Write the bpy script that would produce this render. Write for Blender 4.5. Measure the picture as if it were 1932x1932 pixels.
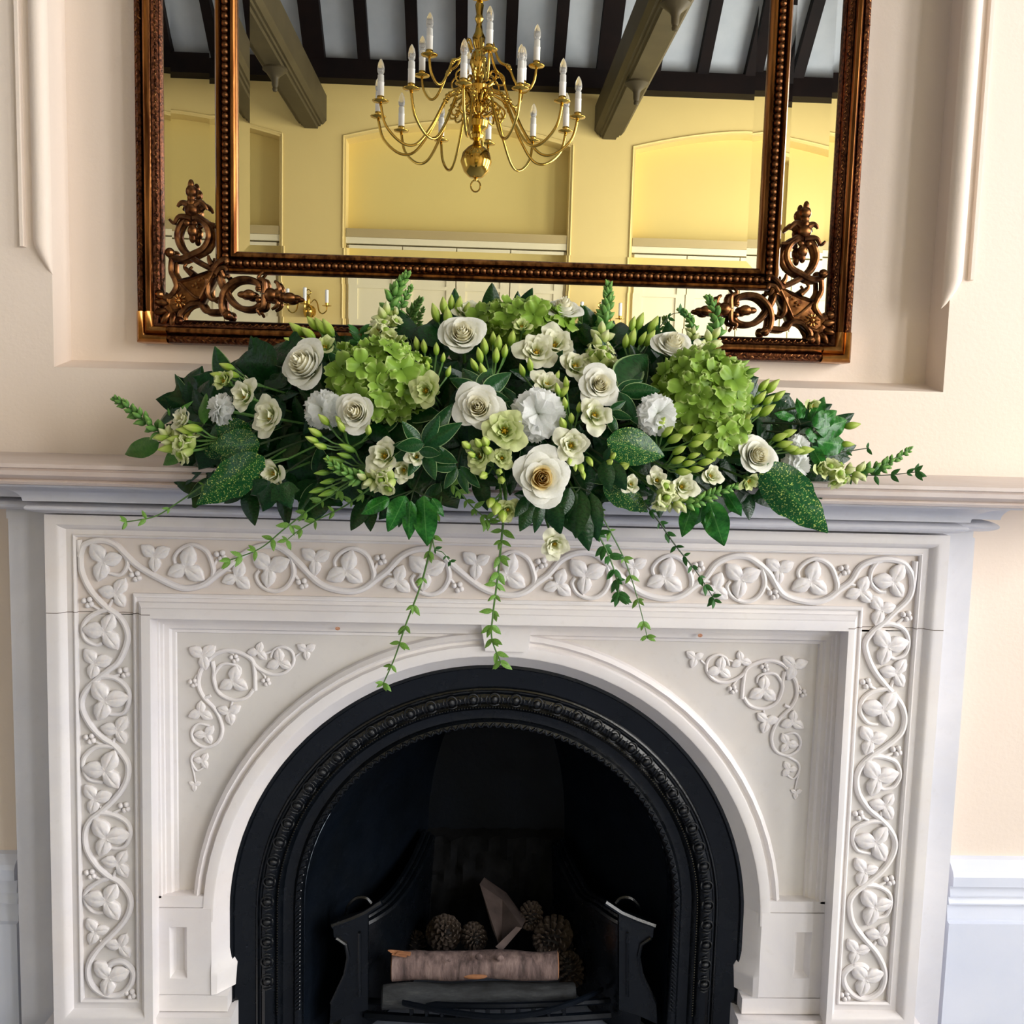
import bpy, math, random
from mathutils import Vector, Matrix
PI = math.pi
random.seed(7)
for _o in list(bpy.data.objects): bpy.data.objects.remove(_o)
SC = bpy.context.scene
COL = SC.collection

# ------------------------------------------------------------------ camera
FPX = 1850.0
CAM = Vector((0.0, -1.75, 1.20))
PITCH, YAW, ROLL = math.radians(-6.0275), math.radians(2.1019), math.radians(1.5584)
_fw = Vector((math.sin(YAW)*math.cos(PITCH), math.cos(YAW)*math.cos(PITCH), math.sin(PITCH)))
_r0 = Vector((math.cos(YAW), -math.sin(YAW), 0)); _u0 = _r0.cross(_fw)
CR = _r0*math.cos(ROLL) + _u0*math.sin(ROLL); CU = _u0*math.cos(ROLL) - _r0*math.sin(ROLL)
cam = bpy.data.cameras.new('camera'); camo = bpy.data.objects.new('camera', cam); COL.objects.link(camo)
cam.sensor_width = 36; cam.lens = FPX/1932*36; cam.clip_start = .05; cam.clip_end = 100
_m = Matrix((CR, CU, -_fw)).transposed().to_4x4(); _m.translation = CAM
camo.matrix_world = _m
SC.camera = camo
# ------------------------------------------------------------------ world, daylight, exposure
W = bpy.data.worlds.new('daylight'); SC.world = W; W.use_nodes = True
W.node_tree.nodes['Background'].inputs[0].default_value = (.80, .90, 1, 1)
W.node_tree.nodes['Background'].inputs[1].default_value = 1.0
SC.view_settings.view_transform = 'Standard'; SC.view_settings.look = 'None'
SC.view_settings.exposure = 0.2; SC.view_settings.gamma = 1; SC.view_settings.use_curve_mapping = False
def area(name, loc, target, sx, sy, power, col):
    l = bpy.data.lights.new(name, 'AREA'); l.shape = 'RECTANGLE'; l.size = sx; l.size_y = sy
    l.energy = power; l.color = col
    o = bpy.data.objects.new(name, l); COL.objects.link(o); o.location = loc
    o.rotation_euler = (Vector(target)-Vector(loc)).to_track_quat('-Z', 'Y').to_euler()
    return o
ROOM_L, ROOM_R, ROOM_B = -3.6, 3.4, -5.84          # left wall, right wall, far wall behind the camera
WIN_R = [(-1.35, 1.1), (-3.05, 1.1), (-4.75, 1.1)]   # windows in the right wall: centre y, width
FILL_WIN_L = [(-2.6, 1.1)]  # unseen left window, added only to give weak cool fill
for k, (wy, ww) in enumerate(WIN_R):
    area('daylight_right', (ROOM_R+.10, wy, 1.95), (ROOM_R-1, wy, 1.85), ww, 2.2, 98, (1, .985, .97))
for k, (wy, ww) in enumerate(FILL_WIN_L):
    area('fill_left', (ROOM_L-.10, wy, 1.95), (ROOM_L+1, wy, 1.85), ww, 2.2, 7, (.72, .84, 1))

# ------------------------------------------------------------------ helpers: pixels, meshes
def ray(px, py):
    return _fw + CR*((px-966)/FPX) - CU*((py-966)/FPX)
def P(px, py, Y):                       # point of the plane y = Y seen at that pixel of the photograph
    d = ray(px, py); t = (Y-CAM.y)/d.y
    return CAM + d*t
YMIR = .052                             # plane of the mirror glass
def PR(px, py, Y):                      # point of the room plane y = Y seen at that pixel in the mirror
    p = P(px, py, 2*YMIR-Y); return Vector((p.x, Y, p.z))
def M(n, Y): return n*(Y-CAM.y)/FPX     # n pixels, in metres, at depth Y
def lin(c): return tuple(((v/255)/12.92 if v/255 <= .04045 else ((v/255+.055)/1.055)**2.4) for v in c)
def lerp(a, b, t): return a+(b-a)*t
def sm(t): t = max(0, min(1, t)); return t*t*(3-2*t)

def link(o, parent=None):
    COL.objects.link(o)
    if parent is not None: o.parent = parent
    return o
def tag(o, label, cat, group=None, kind=None):
    if label: o['label'] = label
    if cat: o['category'] = cat
    if group: o['group'] = group
    if kind: o['kind'] = kind
    return o
def empty(name, loc, label=None, cat=None, group=None, kind=None):
    o = bpy.data.objects.new(name, None); o.location = loc; o.empty_display_size = .02
    link(o); tag(o, label, cat, group, kind)
    return o
class MB:                               # collects geometry for one mesh
    def __init__(s): s.v = []; s.f = []; s.uv = {}; s.m = []; s.cur = 0
    def add(s, vs, fs, uvs=None):
        b = len(s.v); s.v += [tuple(x) for x in vs]; s.f += [tuple(i+b for i in q) for q in fs]
        s.m += [s.cur]*len(fs)
        if uvs:
            for i, t in enumerate(uvs): s.uv[b+i] = t
    def box(s, x0, x1, y0, y1, z0, z1):
        s.add([(x0,y0,z0),(x1,y0,z0),(x1,y1,z0),(x0,y1,z0),(x0,y0,z1),(x1,y0,z1),(x1,y1,z1),(x0,y1,z1)],
              [(0,3,2,1),(4,5,6,7),(0,1,5,4),(1,2,6,5),(2,3,7,6),(3,0,4,7)])
    def loft(s, rings, closed=True, cap0=False, cap1=False, uv=False):
        n = len(rings[0]); vs = [p for r in rings for p in r]; fs = []
        for i in range(len(rings)-1):
            for j in range(n if closed else n-1):
                k = (j+1) % n
                fs.append((i*n+j, i*n+k, (i+1)*n+k, (i+1)*n+j))
        if cap0: fs.append(tuple(range(n-1, -1, -1)))
        if cap1: fs.append(tuple((len(rings)-1)*n+j for j in range(n)))
        uvs = None
        if uv: uvs = [(j/max(1, n-1), i/max(1, len(rings)-1)) for i in range(len(rings)) for j in range(n)]
        s.add(vs, fs, uvs)
    def lathe(s, prof, n=16, at=(0,0,0), M4=None, cap=True):
        rings = []
        for r, z in prof:
            ring = []
            for j in range(n):
                a = 2*PI*j/n; p = Vector((r*math.cos(a), r*math.sin(a), z))
                if M4 is not None: p = M4 @ p
                ring.append(p+Vector(at))
            rings.append(ring)
        s.loft(rings, True, cap, cap)
    def tube(s, pts, rad, n=6, cap=True, flat=None):
        pts = [Vector(p) for p in pts]; rings = []
        up = None
        for i, p in enumerate(pts):
            t = (pts[min(i+1, len(pts)-1)]-pts[max(i-1, 0)])
            t = t.normalized() if t.length > 1e-9 else Vector((0, 0, 1))
            if up is None:
                up = Vector((0, 1, 0)) if abs(t.y) < .9 else Vector((1, 0, 0))
            up = (up - t*up.dot(t)); up = up.normalized() if up.length > 1e-6 else t.orthogonal().normalized()
            sd = t.cross(up)
            r = rad[i] if isinstance(rad, (list, tuple)) else rad
            rings.append([p + (up*math.cos(2*PI*j/n)*(flat or 1) + sd*math.sin(2*PI*j/n))*r for j in range(n)])
        s.loft(rings, True, cap, cap)
    def ball(s, c, r, n=8, m=6, sc=(1,1,1), M4=None):
        c = Vector(c); rings = []
        vs = []; fs = []
        def T(p):
            p = Vector((p[0]*sc[0], p[1]*sc[1], p[2]*sc[2]))
            if M4 is not None: p = M4 @ p
            return p*r + c
        vs.append(T((0, 0, -1)))
        for i in range(1, m):
            a = -PI/2+PI*i/m
            for j in range(n):
                b = 2*PI*j/n; vs.append(T((math.cos(a)*math.cos(b), math.cos(a)*math.sin(b), math.sin(a))))
        vs.append(T((0, 0, 1)))
        for j in range(n): fs.append((0, 1+(j+1) % n, 1+j))
        for i in range(m-2):
            for j in range(n):
                a = 1+i*n; fs.append((a+j, a+(j+1) % n, a+n+(j+1) % n, a+n+j))
        l = len(vs)-1; a = 1+(m-2)*n
        for j in range(n): fs.append((a+j, a+(j+1) % n, l))
        s.add(vs, fs)
    def mesh(s, name, mats, smooth=True, angle=None):
        me = bpy.data.meshes.new(name); me.from_pydata(s.v, [], s.f)
        if not isinstance(mats, (list, tuple)): mats = [mats]
        for m in mats: me.materials.append(m)
        if len(mats) > 1: me.polygons.foreach_set('material_index', s.m)
        if s.uv:
            ul = me.uv_layers.new(name='UVMap')
            for lp in me.loops: ul.data[lp.index].uv = s.uv.get(lp.vertex_index, (0, 0))
        if smooth:
            me.shade_smooth()
            if angle is not None:
                try: me.set_sharp_from_angle(angle=math.radians(angle))
                except Exception: pass
        me.update(); return me
    def build(s, name, mats, parent=None, smooth=True, angle=35, loc=None):
        o = bpy.data.objects.new(name, s.mesh(name, mats, smooth, angle))
        if loc is not None: o.location = loc
        return link(o, parent)
def inst(name, me, mat4, parent=None):
    o = bpy.data.objects.new(name, me); link(o, parent); o.matrix_local = mat4
    return o
def origin_to(o_list, loc): pass
def child_of(o, parent):                # keep the world placement: parents here are unrotated empties
    o.parent = parent; o.location = o.location - parent.location
    return o
def catmull(pts, k=5, closed=False):
    pts = [Vector(p) for p in pts]; n = len(pts); out = []
    rng = range(n if closed else n-1)
    for i in rng:
        if closed: p0, p1, p2, p3 = pts[i-1], pts[i], pts[(i+1) % n], pts[(i+2) % n]
        else: p0, p1, p2, p3 = pts[max(i-1, 0)], pts[i], pts[i+1], pts[min(i+2, n-1)]
        for j in range(k):
            t = j/k
            out.append(.5*((2*p1)+(p2-p0)*t+(2*p0-5*p1+4*p2-p3)*t*t+(3*p1-p0-3*p2+p3)*t**3))
    if not closed: out.append(pts[-1])
    return out
def offset_loops(pts, offs, closed=True):
    """pts: 2D corners; offs[e][k]: outward offset of edge e (pts[e]->pts[e+1]) for ring k; returns rings of 2D corners"""
    n = len(pts); K = len(offs[0]); rings = []
    E = n if closed else n-1
    for k in range(K):
        ring = []
        lines = []
        for e in range(E):
            a = Vector(pts[e]); b = Vector(pts[(e+1) % n]); d = (b-a).normalized(); nr = Vector((-d.y, d.x))
            lines.append((a+nr*offs[e][k], d, nr))
        for i in range(n):
            if not closed and i in (0, n-1):
                e = 0 if i == 0 else E-1
                ring.append(Vector(pts[i])+lines[e][2]*offs[e][k]); continue
            (p, d, _), (q, g, _) = lines[(i-1) % n], lines[i % n]
            den = d.x*g.y-d.y*g.x
            if abs(den) < 1e-9: ring.append(q.copy()); continue
            t = ((q.x-p.x)*g.y-(q.y-p.y)*g.x)/den
            ring.append(p+d*t)
        rings.append(ring)
    return rings

# ------------------------------------------------------------------ materials
class NT:
    def __init__(s, name):
        s.mat = bpy.data.materials.new(name); s.mat.use_nodes = True
        s.t = s.mat.node_tree; s.n = s.t.nodes; s.l = s.t.links
        s.b = s.n['Principled BSDF']; s.out = s.n['Material Output']
    def new(s, ty, **kw):
        n = s.n.new(ty)
        for k, v in kw.items(): setattr(n, k, v)
        return n
    def noise(s, scale, detail=4, rough=.55, coord='Object', stretch=None, dist=0):
        tc = s.new('ShaderNodeTexCoord'); nz = s.new('ShaderNodeTexNoise')
        nz.inputs['Scale'].default_value = scale; nz.inputs['Detail'].default_value = detail
        nz.inputs['Roughness'].default_value = rough; nz.inputs['Distortion'].default_value = dist
        src = tc.outputs[coord]
        if stretch:
            mp = s.new('ShaderNodeMapping'); mp.inputs['Scale'].default_value = stretch
            s.l.new(src, mp.inputs[0]); src = mp.outputs[0]
        s.l.new(src, nz.inputs['Vector']); return nz
    def ramp(s, src, stops):
        r = s.new('ShaderNodeValToRGB'); e = r.color_ramp.elements
        e[0].position, e[0].color = stops[0][0], (*stops[0][1], 1)
        e[1].position, e[1].color = stops[-1][0], (*stops[-1][1], 1)
        for p, c in stops[1:-1]:
            x = e.new(p); x.color = (*c, 1)
        s.l.new(src, r.inputs[0]); return r
    def mix(s, a, b, fac, mode='MIX'):
        m = s.new('ShaderNodeMix', data_type='RGBA', blend_type=mode)
        for i, v in ((6, a), (7, b)):
            if isinstance(v, tuple): m.inputs[i].default_value = (*v, 1)
            else: s.l.new(v, m.inputs[i])
        if isinstance(fac, (int, float)): m.inputs[0].default_value = fac
        else: s.l.new(fac, m.inputs[0])
        return m.outputs[2]
    def bump(s, src, strength, dist=.002):
        b = s.new('ShaderNodeBump'); b.inputs['Strength'].default_value = strength; b.inputs['Distance'].default_value = dist
        s.l.new(src, b.inputs['Height']); s.l.new(b.outputs[0], s.b.inputs['Normal'])
    def set(s, **kw):
        for k, v in kw.items():
            i = s.b.inputs[k.replace('_', ' ')]
            if isinstance(v, bpy.types.NodeSocket): s.l.new(v, i)
            elif isinstance(v, tuple): i.default_value = (*v, 1)
            else: i.default_value = v
        return s
    def translucent(s, col, fac):
        t = s.new('ShaderNodeBsdfTranslucent'); mx = s.new('ShaderNodeMixShader')
        if isinstance(col, tuple): t.inputs[0].default_value = (*col, 1)
        else: s.l.new(col, t.inputs[0])
        mx.inputs[0].default_value = fac
        s.l.new(s.b.outputs[0], mx.inputs[1]); s.l.new(t.outputs[0], mx.inputs[2]); s.l.new(mx.outputs[0], s.out.inputs[0])
def paint(name, c1, c2, scale=3, rough=.6, bump=.15, bscale=90, **kw):
    t = NT(name); n = t.noise(scale, 5); r = t.ramp(n.outputs[0], [(.3, lin(c1)), (.7, lin(c2))])
    t.set(Base_Color=r.outputs[0], Roughness=rough, **kw)
    if bump: t.bump(t.noise(bscale, 3).outputs[0], bump, .0015)
    return t.mat
def metal(name, c1, c2, scale=40, rough=.3, bump=.1, stretch=None, met=1.0, bscale=80):
    t = NT(name); n = t.noise(scale, 5, stretch=stretch); r = t.ramp(n.outputs[0], [(.35, lin(c1)), (.65, lin(c2))])
    t.set(Base_Color=r.outputs[0], Roughness=rough, Metallic=met)
    if bump: t.bump(t.noise(bscale, 3).outputs[0], bump, .001)
    return t.mat
MAT = {}
MAT['wall'] = paint('wall_paint_blush', (236, 220, 204), (231, 215, 201), 1.2, .62, .25, 120)
MAT['sidewall'] = paint('wall_paint_cream', (196, 188, 178), (188, 180, 170), .8, .6, .1)
MAT['farwall'] = paint('wall_paint_yellow', (232, 208, 132), (226, 202, 128), .8, .6, .1)
MAT['farrecess'] = paint('recess_paint_yellow', (226, 204, 120), (220, 198, 118), .8, .6, .1)
MAT['cream'] = paint('cupboard_paint_cream', (236, 226, 184), (230, 220, 180), 2, .45, .05)
MAT['ledge_shade'] = paint('ledge_shade_beige', (186, 166, 112), (180, 160, 108), 2, .5, .05)  # beige stands in for the shadowed line of the recess ledge
MAT['white_paint'] = paint('skirting_white_cool_cast', (222, 226, 238), (210, 216, 232), 5, .35, .25, 30)  # white paint with the cool daylight cast mixed into its colour
MAT['panel_white'] = paint('ceiling_plaster_white', (186, 193, 198), (174, 182, 188), 6, .8, .2)
MAT['dark_wood'] = paint('rafter_wood_black', (15, 10, 10), (24, 15, 13), 8, .6, .2, 40, Specular_IOR_Level=.12)
MAT['beam_wood'] = paint('beam_wood_olive', (80, 71, 48), (68, 60, 40), 4, .55, .15, 40, Specular_IOR_Level=.25)
MAT['floor_bounce'] = paint('floor_cool_bounce', (132, 140, 158), (116, 124, 144), 30, .9, .4)  # unseen floor, made grey blue to bounce cool light upwards
def marble(name, base, grey, stain, s_lo=.62, s_hi=.85, amt=.55):
    t = NT(name)
    n1 = t.noise(3.5, 8, .6, dist=.6); n2 = t.noise(2.2, 5, .6, stretch=(1, 1, 1.6)); n3 = t.noise(60, 4)
    c = t.ramp(n1.outputs[0], [(.35, lin(base)), (.62, lin(grey))]).outputs[0]
    f = t.new('ShaderNodeMapRange'); f.inputs[1].default_value = s_lo-.12; f.inputs[2].default_value = s_hi; f.inputs[4].default_value = amt
    t.l.new(n2.outputs[0], f.inputs[0])
    c = t.mix(c, lin(stain), f.outputs[0])
    sp = t.ramp(n3.outputs[0], [(.60, (1, 1, 1)), (.74, (.93, .92, .9))])
    c = t.mix(c, sp.outputs[0], .5, 'MULTIPLY')
    t.set(Base_Color=c, Roughness=.38); t.bump(n3.outputs[0], .12, .001)
    return t.mat
MAT['marble'] = marble('marble_white', (236, 231, 228), (224, 220, 222), (226, 206, 190), amt=.45)
MAT['marble_floor'] = marble('marble_ground_shaded', (220, 215, 210), (210, 206, 204), (214, 198, 184))  # darker copy of the marble; recess shade put into the colour
MAT['marble_cool'] = marble('marble_cool_cast', (222, 221, 226), (206, 207, 215), (210, 203, 200))  # same marble, with the cool light on pilasters and mouldings coloured in
MAT['marble_shelf'] = marble('marble_shelf_worn', (226, 216, 210), (212, 202, 198), (186, 158, 140), .48, .74, .75)
MAT['marble_frieze'] = marble('marble_frieze', (230, 222, 216), (218, 210, 206), (212, 190, 174), .5, .8, .4)
def iron(name, c1, c2, rough, bs=120, bst=.35, spec=.38):
    t = NT(name); n = t.noise(9, 6, .65); r = t.ramp(n.outputs[0], [(.35, lin(c1)), (.7, lin(c2))])
    rr = t.new('ShaderNodeMapRange'); rr.inputs[3].default_value = rough-.12; rr.inputs[4].default_value = rough+.2
    t.l.new(t.noise(25, 4).outputs[0], rr.inputs[0])
    t.set(Base_Color=r.outputs[0], Roughness=rr.outputs[0], Specular_IOR_Level=spec)
    t.bump(t.noise(bs, 5, .7).outputs[0], bst, .0015); return t.mat
MAT['iron'] = iron('cast_iron_black', (4, 7, 11), (8, 12, 18), .22, spec=.55)
MAT['iron_in'] = iron('cast_iron_soot', (3, 7, 13), (7, 14, 24), .5, 60, .6, .14)
MAT['soot'] = iron('fire_brick_soot', (9, 10, 12), (26, 27, 30), .85, 25, 1.0, .1)
MAT['bronze'] = metal('frame_gilt_bronze', (62, 34, 20), (142, 96, 58), 55, .33, .2)
MAT['bronze_dark'] = metal('frame_gilt_dark', (40, 22, 18), (110, 66, 42), 170, .36, .9, bscale=260)
MAT['bronze_gold'] = metal('frame_gilt_gold', (142, 92, 44), (200, 146, 82), 25, .28, .1)
MAT['bronze_streak'] = metal('frame_gilt_streak', (78, 42, 20), (164, 108, 56), 30, .3, .15, stretch=(3, 3, .25))
t = NT('mirror_glass'); t.set(Base_Color=(.90, .885, .83), Metallic=1.0, Roughness=.0); MAT['mirror'] = t.mat
MAT['brass'] = metal('chandelier_brass', (182, 146, 60), (204, 170, 84), 8, .13, 0)
MAT['candle'] = paint('candle_tube_white', (240, 240, 236), (232, 234, 232), 6, .4, 0)
t = NT('bulb_glass'); t.set(Base_Color=(.95, .95, .93), Roughness=.05, Transmission_Weight=.75, IOR=1.3); MAT['bulb'] = t.mat
t = NT('window_glass'); t.set(Base_Color=(.95, .97, 1), Roughness=.02, Transmission_Weight=1.0, IOR=1.1); MAT['pane'] = t.mat
# ------------------------------------------------------------------ the room (most of it is seen only in the mirror)
def struct(o, label=None):
    o['kind'] = 'structure'
    if label: o['label'] = label
    return o
ZC = 5.2
def quad(mb, a, b, c, d): mb.add([a, b, c, d], [(0, 1, 2, 3)])
mb = MB(); mb.box(ROOM_L-.3, ROOM_R+.3, ROOM_B-.5, .6, -.1, 0); struct(mb.build('floor', MAT['floor_bounce']))
# side walls with window openings; the left one is added for fill
def side_wall(name, X, out, wins):
    mb = MB(); z0, z1 = .75, 3.05; ys = sorted(wins)
    cuts = [ROOM_B-.3] + [v for (c, w) in ys for v in (c-w/2, c+w/2)] + [.4]
    x0, x1 = min(X, X+out*.25), max(X, X+out*.25)
    for i in range(0, len(cuts)-1, 2): mb.box(x0, x1, cuts[i], cuts[i+1], 0, ZC)
    for c, w in ys:
        mb.box(x0, x1, c-w/2, c+w/2, 0, z0); mb.box(x0, x1, c-w/2, c+w/2, z1, ZC)
    struct(mb.build(name, MAT['sidewall'], smooth=False))
    for i, (c, w) in enumerate(ys):
        WN[0] += 1
        fr = MB(); t = .05; xa, xb = sorted((X+out*.16, X+out*.21))
        fr.box(xa, xb, c-w/2, c-w/2+t, z0, z1); fr.box(xa, xb, c+w/2-t, c+w/2, z0, z1)
        fr.box(xa, xb, c-w/2+t, c+w/2-t, z0, z0+t); fr.box(xa, xb, c-w/2+t, c+w/2-t, z1-t, z1)
        fr.box(xa, xb, c-.015, c+.015, z0+t, z1-t); fr.box(xa, xb, c-w/2+t, c+w/2-t, 1.9, 1.93)
        wn = struct(fr.build('window_%d' % WN[0], MAT['white_paint'], smooth=False))
        xm = (xa+xb)/2
        for (ya, yb) in ((c-w/2+t, c-.015), (c+.015, c+w/2-t)):
            for (za, zb) in ((z0+t, 1.9), (1.93, z1-t)):
                pn = MB(); pn.box(xm-.002, xm+.002, ya, yb, za, zb); pn.build('pane', MAT['pane'], wn, smooth=False)
WN = [0]
side_wall('wall_right', ROOM_R, 1, WIN_R)
side_wall('wall_left', ROOM_L, -1, FILL_WIN_L)

# far wall: piers, arched recesses with cupboards
FB = ROOM_B
zsp = PR(930, 272, FB).z; zap = PR(865, 233, FB).z; zsill1 = PR(865, 437, FB).z; zsill0 = PR(865, 453, FB).z
zrail = PR(865, 465, FB).z
xa0 = PR(653, 300, FB).x; xa1 = PR(1075, 320, FB).x; bay = PR(1198, 320, FB).x-xa0; aw = xa1-xa0
zplate0 = PR(900, 169, FB).z; zplate1 = PR(900, 132, FB).z
mb = MB(); rc = MB()
bays = [-2, -1, 0, 1, 2]
xs_l = [xa0+bay*k for k in bays]
DR = .16
def arch_z(t): return zsp + (zap-zsp)*(1-abs(2*t-1)**1.55)
prev = ROOM_L-.3
for xl in xs_l:
    if xl+aw < ROOM_L or xl > ROOM_R: continue
    quad(mb, (prev, FB, 0), (xl, FB, 0), (xl, FB, ZC), (prev, FB, ZC))
    N = 24
    for i in range(N):
        t0, t1 = i/N, (i+1)/N; X0, X1 = xl+aw*t0, xl+aw*t1; Z0, Z1 = arch_z(t0), arch_z(t1)
        quad(mb, (X0, FB, Z0), (X1, FB, Z1), (X1, FB, ZC), (X0, FB, ZC))
        quad(mb, (X0, FB-DR, Z0), (X1, FB-DR, Z1), (X1, FB, Z1), (X0, FB, Z0))
        quad(rc, (X0, FB-DR, 0), (X1, FB-DR, 0), (X1, FB-DR, Z1), (X0, FB-DR, Z0))
    quad(mb, (xl, FB-DR, 0), (xl, FB, 0), (xl, FB, zsp), (xl, FB-DR, zsp))
    quad(mb, (xl+aw, FB, 0), (xl+aw, FB-DR, 0), (xl+aw, FB-DR, zsp), (xl+aw, FB, zsp))
    # chamfer bead round the opening, standing a little proud
    path = [(xl-.02, FB+.004, 0.1), (xl-.02, FB+.004, zsp)] + [(lerp(xl-.02, xl+aw+.02, i/16), FB+.004, arch_z(i/16)+.02) for i in range(17)] + [(xl+aw+.02, FB+.004, zsp), (xl+aw+.02, FB+.004, .1)]
    mb.tube(path, .008, 5, False)
    prev = xl+aw
quad(mb, (prev, FB, 0), (ROOM_R+.3, FB, 0), (ROOM_R+.3, FB, ZC), (prev, FB, ZC))
fw = struct(mb.build('wall_far', MAT['farwall'], angle=30))
rcs = rc.build('recess_back', MAT['farrecess'], fw, smooth=False)
nm = ['leftmost built-in cream cupboard under an arched recess, cut off by the mirror edge', 'cream panelled cupboard in the arched recess left of the left wall sconce',
      'cream panelled cupboard in the middle arched recess below the chandelier', 'cream panelled cupboard in the arched recess right of the right wall sconce',
      'rightmost built-in cream cupboard under an arched recess, cut off by the mirror edge']
dsplit = [0, .245, .49, .73, .97]
for k, xl in zip(bays, xs_l):
    if xl+aw < ROOM_L or xl > ROOM_R: continue
    cu = empty('wall_cupboard', (xl+aw/2, FB, 0), nm[k+2], 'cupboard', 'built-in cupboards reflected in the mirror')
    def B(name, x0, x1, y0, y1, z0, z1, m, par=cu, bev=0):
        b = MB(); b.box(x0, x1, y0, y1, z0, z1); o = b.build(name, MAT[m], smooth=False)
        return child_of(o, cu) if par is cu else o
    B('ledge_shade_band', xl+.005, xl+aw-.005, FB-DR+.002, FB-.005, zsill0, zsill1, 'ledge_shade')  # band coloured as the shaded line of the ledge
    B('top_rail', xl+.002, xl+aw-.002, FB-DR+.004, FB-.012, zrail, zsill0-.001, 'cream')
    B('carcass', xl+.002, xl+aw-.002, FB-DR+.006, FB-.05, .1, zrail-.008, 'cream')
    for i in range(4):
        x0, x1 = xl+.02+(aw-.04)*i/4+.004, xl+.02+(aw-.04)*(i+1)/4-.004; zt, zb = zrail-.012, .14
        d = MB(); d.box(x0, x1, FB-.049, FB-.025, zb, zt)
        st = .07
        for (a0, a1, c0, c1) in ((x0, x0+st, zb, zt), (x1-st, x1, zb, zt), (x0+st, x1-st, zt-.32, zt), (x0+st, x1-st, zb, zb+.12), (x0+st, x1-st, 1.05, 1.15)):
            d.box(a0, a1, FB-.025, FB-.015, c0, c1)
        child_of(d.build('door', MAT['cream'], smooth=False), cu)
# wall plate, rafters, ceiling boards
zt = zplate1
mb = MB(); mb.box(ROOM_L, ROOM_R, FB+.0, FB+.14, zplate0, zplate1); struct(mb.build('trim_1', MAT['dark_wood'], smooth=False), 'dark wooden wall plate under the sloping ceiling')
S = 1.5
mb = MB()
quad(mb, (ROOM_L-.2, FB, zt-.02), (ROOM_R+.2, FB, zt-.02), (ROOM_R+.2, FB+S, zt-.02+S), (ROOM_L-.2, FB+S, zt-.02+S))
zf = zt-.02+S
quad(mb, (ROOM_L-.2, FB+S, zf), (ROOM_R+.2, FB+S, zf), (ROOM_R+.2, .4, zf), (ROOM_L-.2, .4, zf))
ceil = struct(mb.build('ceiling', MAT['panel_white'], smooth=False))
xr0 = PR(687, 130, FB+.1).x; dxr = PR(779, 130, FB+.1).x-xr0
mb = MB(); k = -6
while xr0+dxr*k < ROOM_R:
    x = xr0+dxr*k
    if x > ROOM_L:
        r = MB(); w = .042 if k not in (-1, 5, -7, 11) else .075; h = .10
        r.add([(x-w, FB+.02, zt-.03), (x+w, FB+.02, zt-.03), (x+w, FB+S, zt-.03+S-.02), (x-w, FB+S, zt-.03+S-.02),
               (x-w, FB+.02+h, zt-.03), (x+w, FB+.02+h, zt-.03), (x+w, FB+S+h*.6, zt-.03+S-.02-h*.6), (x-w, FB+S+h*.6, zt-.03+S-.02-h*.6)],
              [(0, 1, 2, 3), (4, 7, 6, 5), (0, 3, 7, 4), (1, 5, 6, 2), (0, 4, 5, 1), (3, 2, 6, 7)])
        r.build('rafter', MAT['dark_wood'], ceil, smooth=False)
    k += 1
mb = MB(); mb.box(ROOM_L, ROOM_R, FB+.48, FB+.62, zt+.42, zt+.56); mb.build('purlin', MAT['dark_wood'], ceil, smooth=False)
# tie beams with turned pendants
zb0 = PR(596, 236, FB+.05).z; zb1 = PR(600, 176, FB+.05).z
def PZ(px, py, z):
    d = ray(px, py); tt = (z-CAM.z)/d.z; p = CAM+d*tt
    return Vector((p.x, 2*YMIR-p.y, z))
bl = ['leftmost olive brown ceiling beam, glimpsed at the left mirror strip', 'olive brown ceiling beam with one pendant, left of the chandelier', 'olive brown ceiling beam with turned pendants, right of the chandelier', 'rightmost olive brown ceiling beam beyond the right mirror strip']
xb = [PR(587, 236, FB).x, PR(1150, 245, FB).x]; db = xb[1]-xb[0]
pend = [[], [PZ(538, 126, zb0).y], [PZ(1208, 152, zb0).y, PZ(1325, 2, zb0).y], []]
for i, xc in enumerate((xb[0]-db, xb[0], xb[1], xb[1]+db)):
    if xc < ROOM_L+.1 or xc > ROOM_R-.1: continue
    mb = MB(); w = .115
    prof = [(-w, zb1), (-w, zb0+.05), (-w+.025, zb0+.02), (-w+.04, zb0+.02), (-w+.045, zb0+.006), (-.055, zb0+.006), (-.05, zb0-.012), (.05, zb0-.012), (.055, zb0+.006), (w-.045, zb0+.006), (w-.04, zb0+.02), (w-.025, zb0+.02), (w, zb0+.05), (w, zb1)]
    mb.loft([[(xc+x, y, z) for x, z in prof] for y in (FB, -.0)], True, True, True)
    bo = struct(mb.build('ceiling_beam', MAT['beam_wood'], smooth=False), bl[i]); bo['category'] = 'beam'
    for yy in pend[i]:
        p = MB(); p.lathe([(.075, 0), (.078, -.012), (.055, -.03), (.03, -.05), (.022, -.065), (.02, -.10), (.014, -.115), (.017, -.125), (.013, -.138), (.001, -.142)], 16, (xc, yy, zb0-.011))
        p.build('pendant', MAT['beam_wood'], bo)
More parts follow.
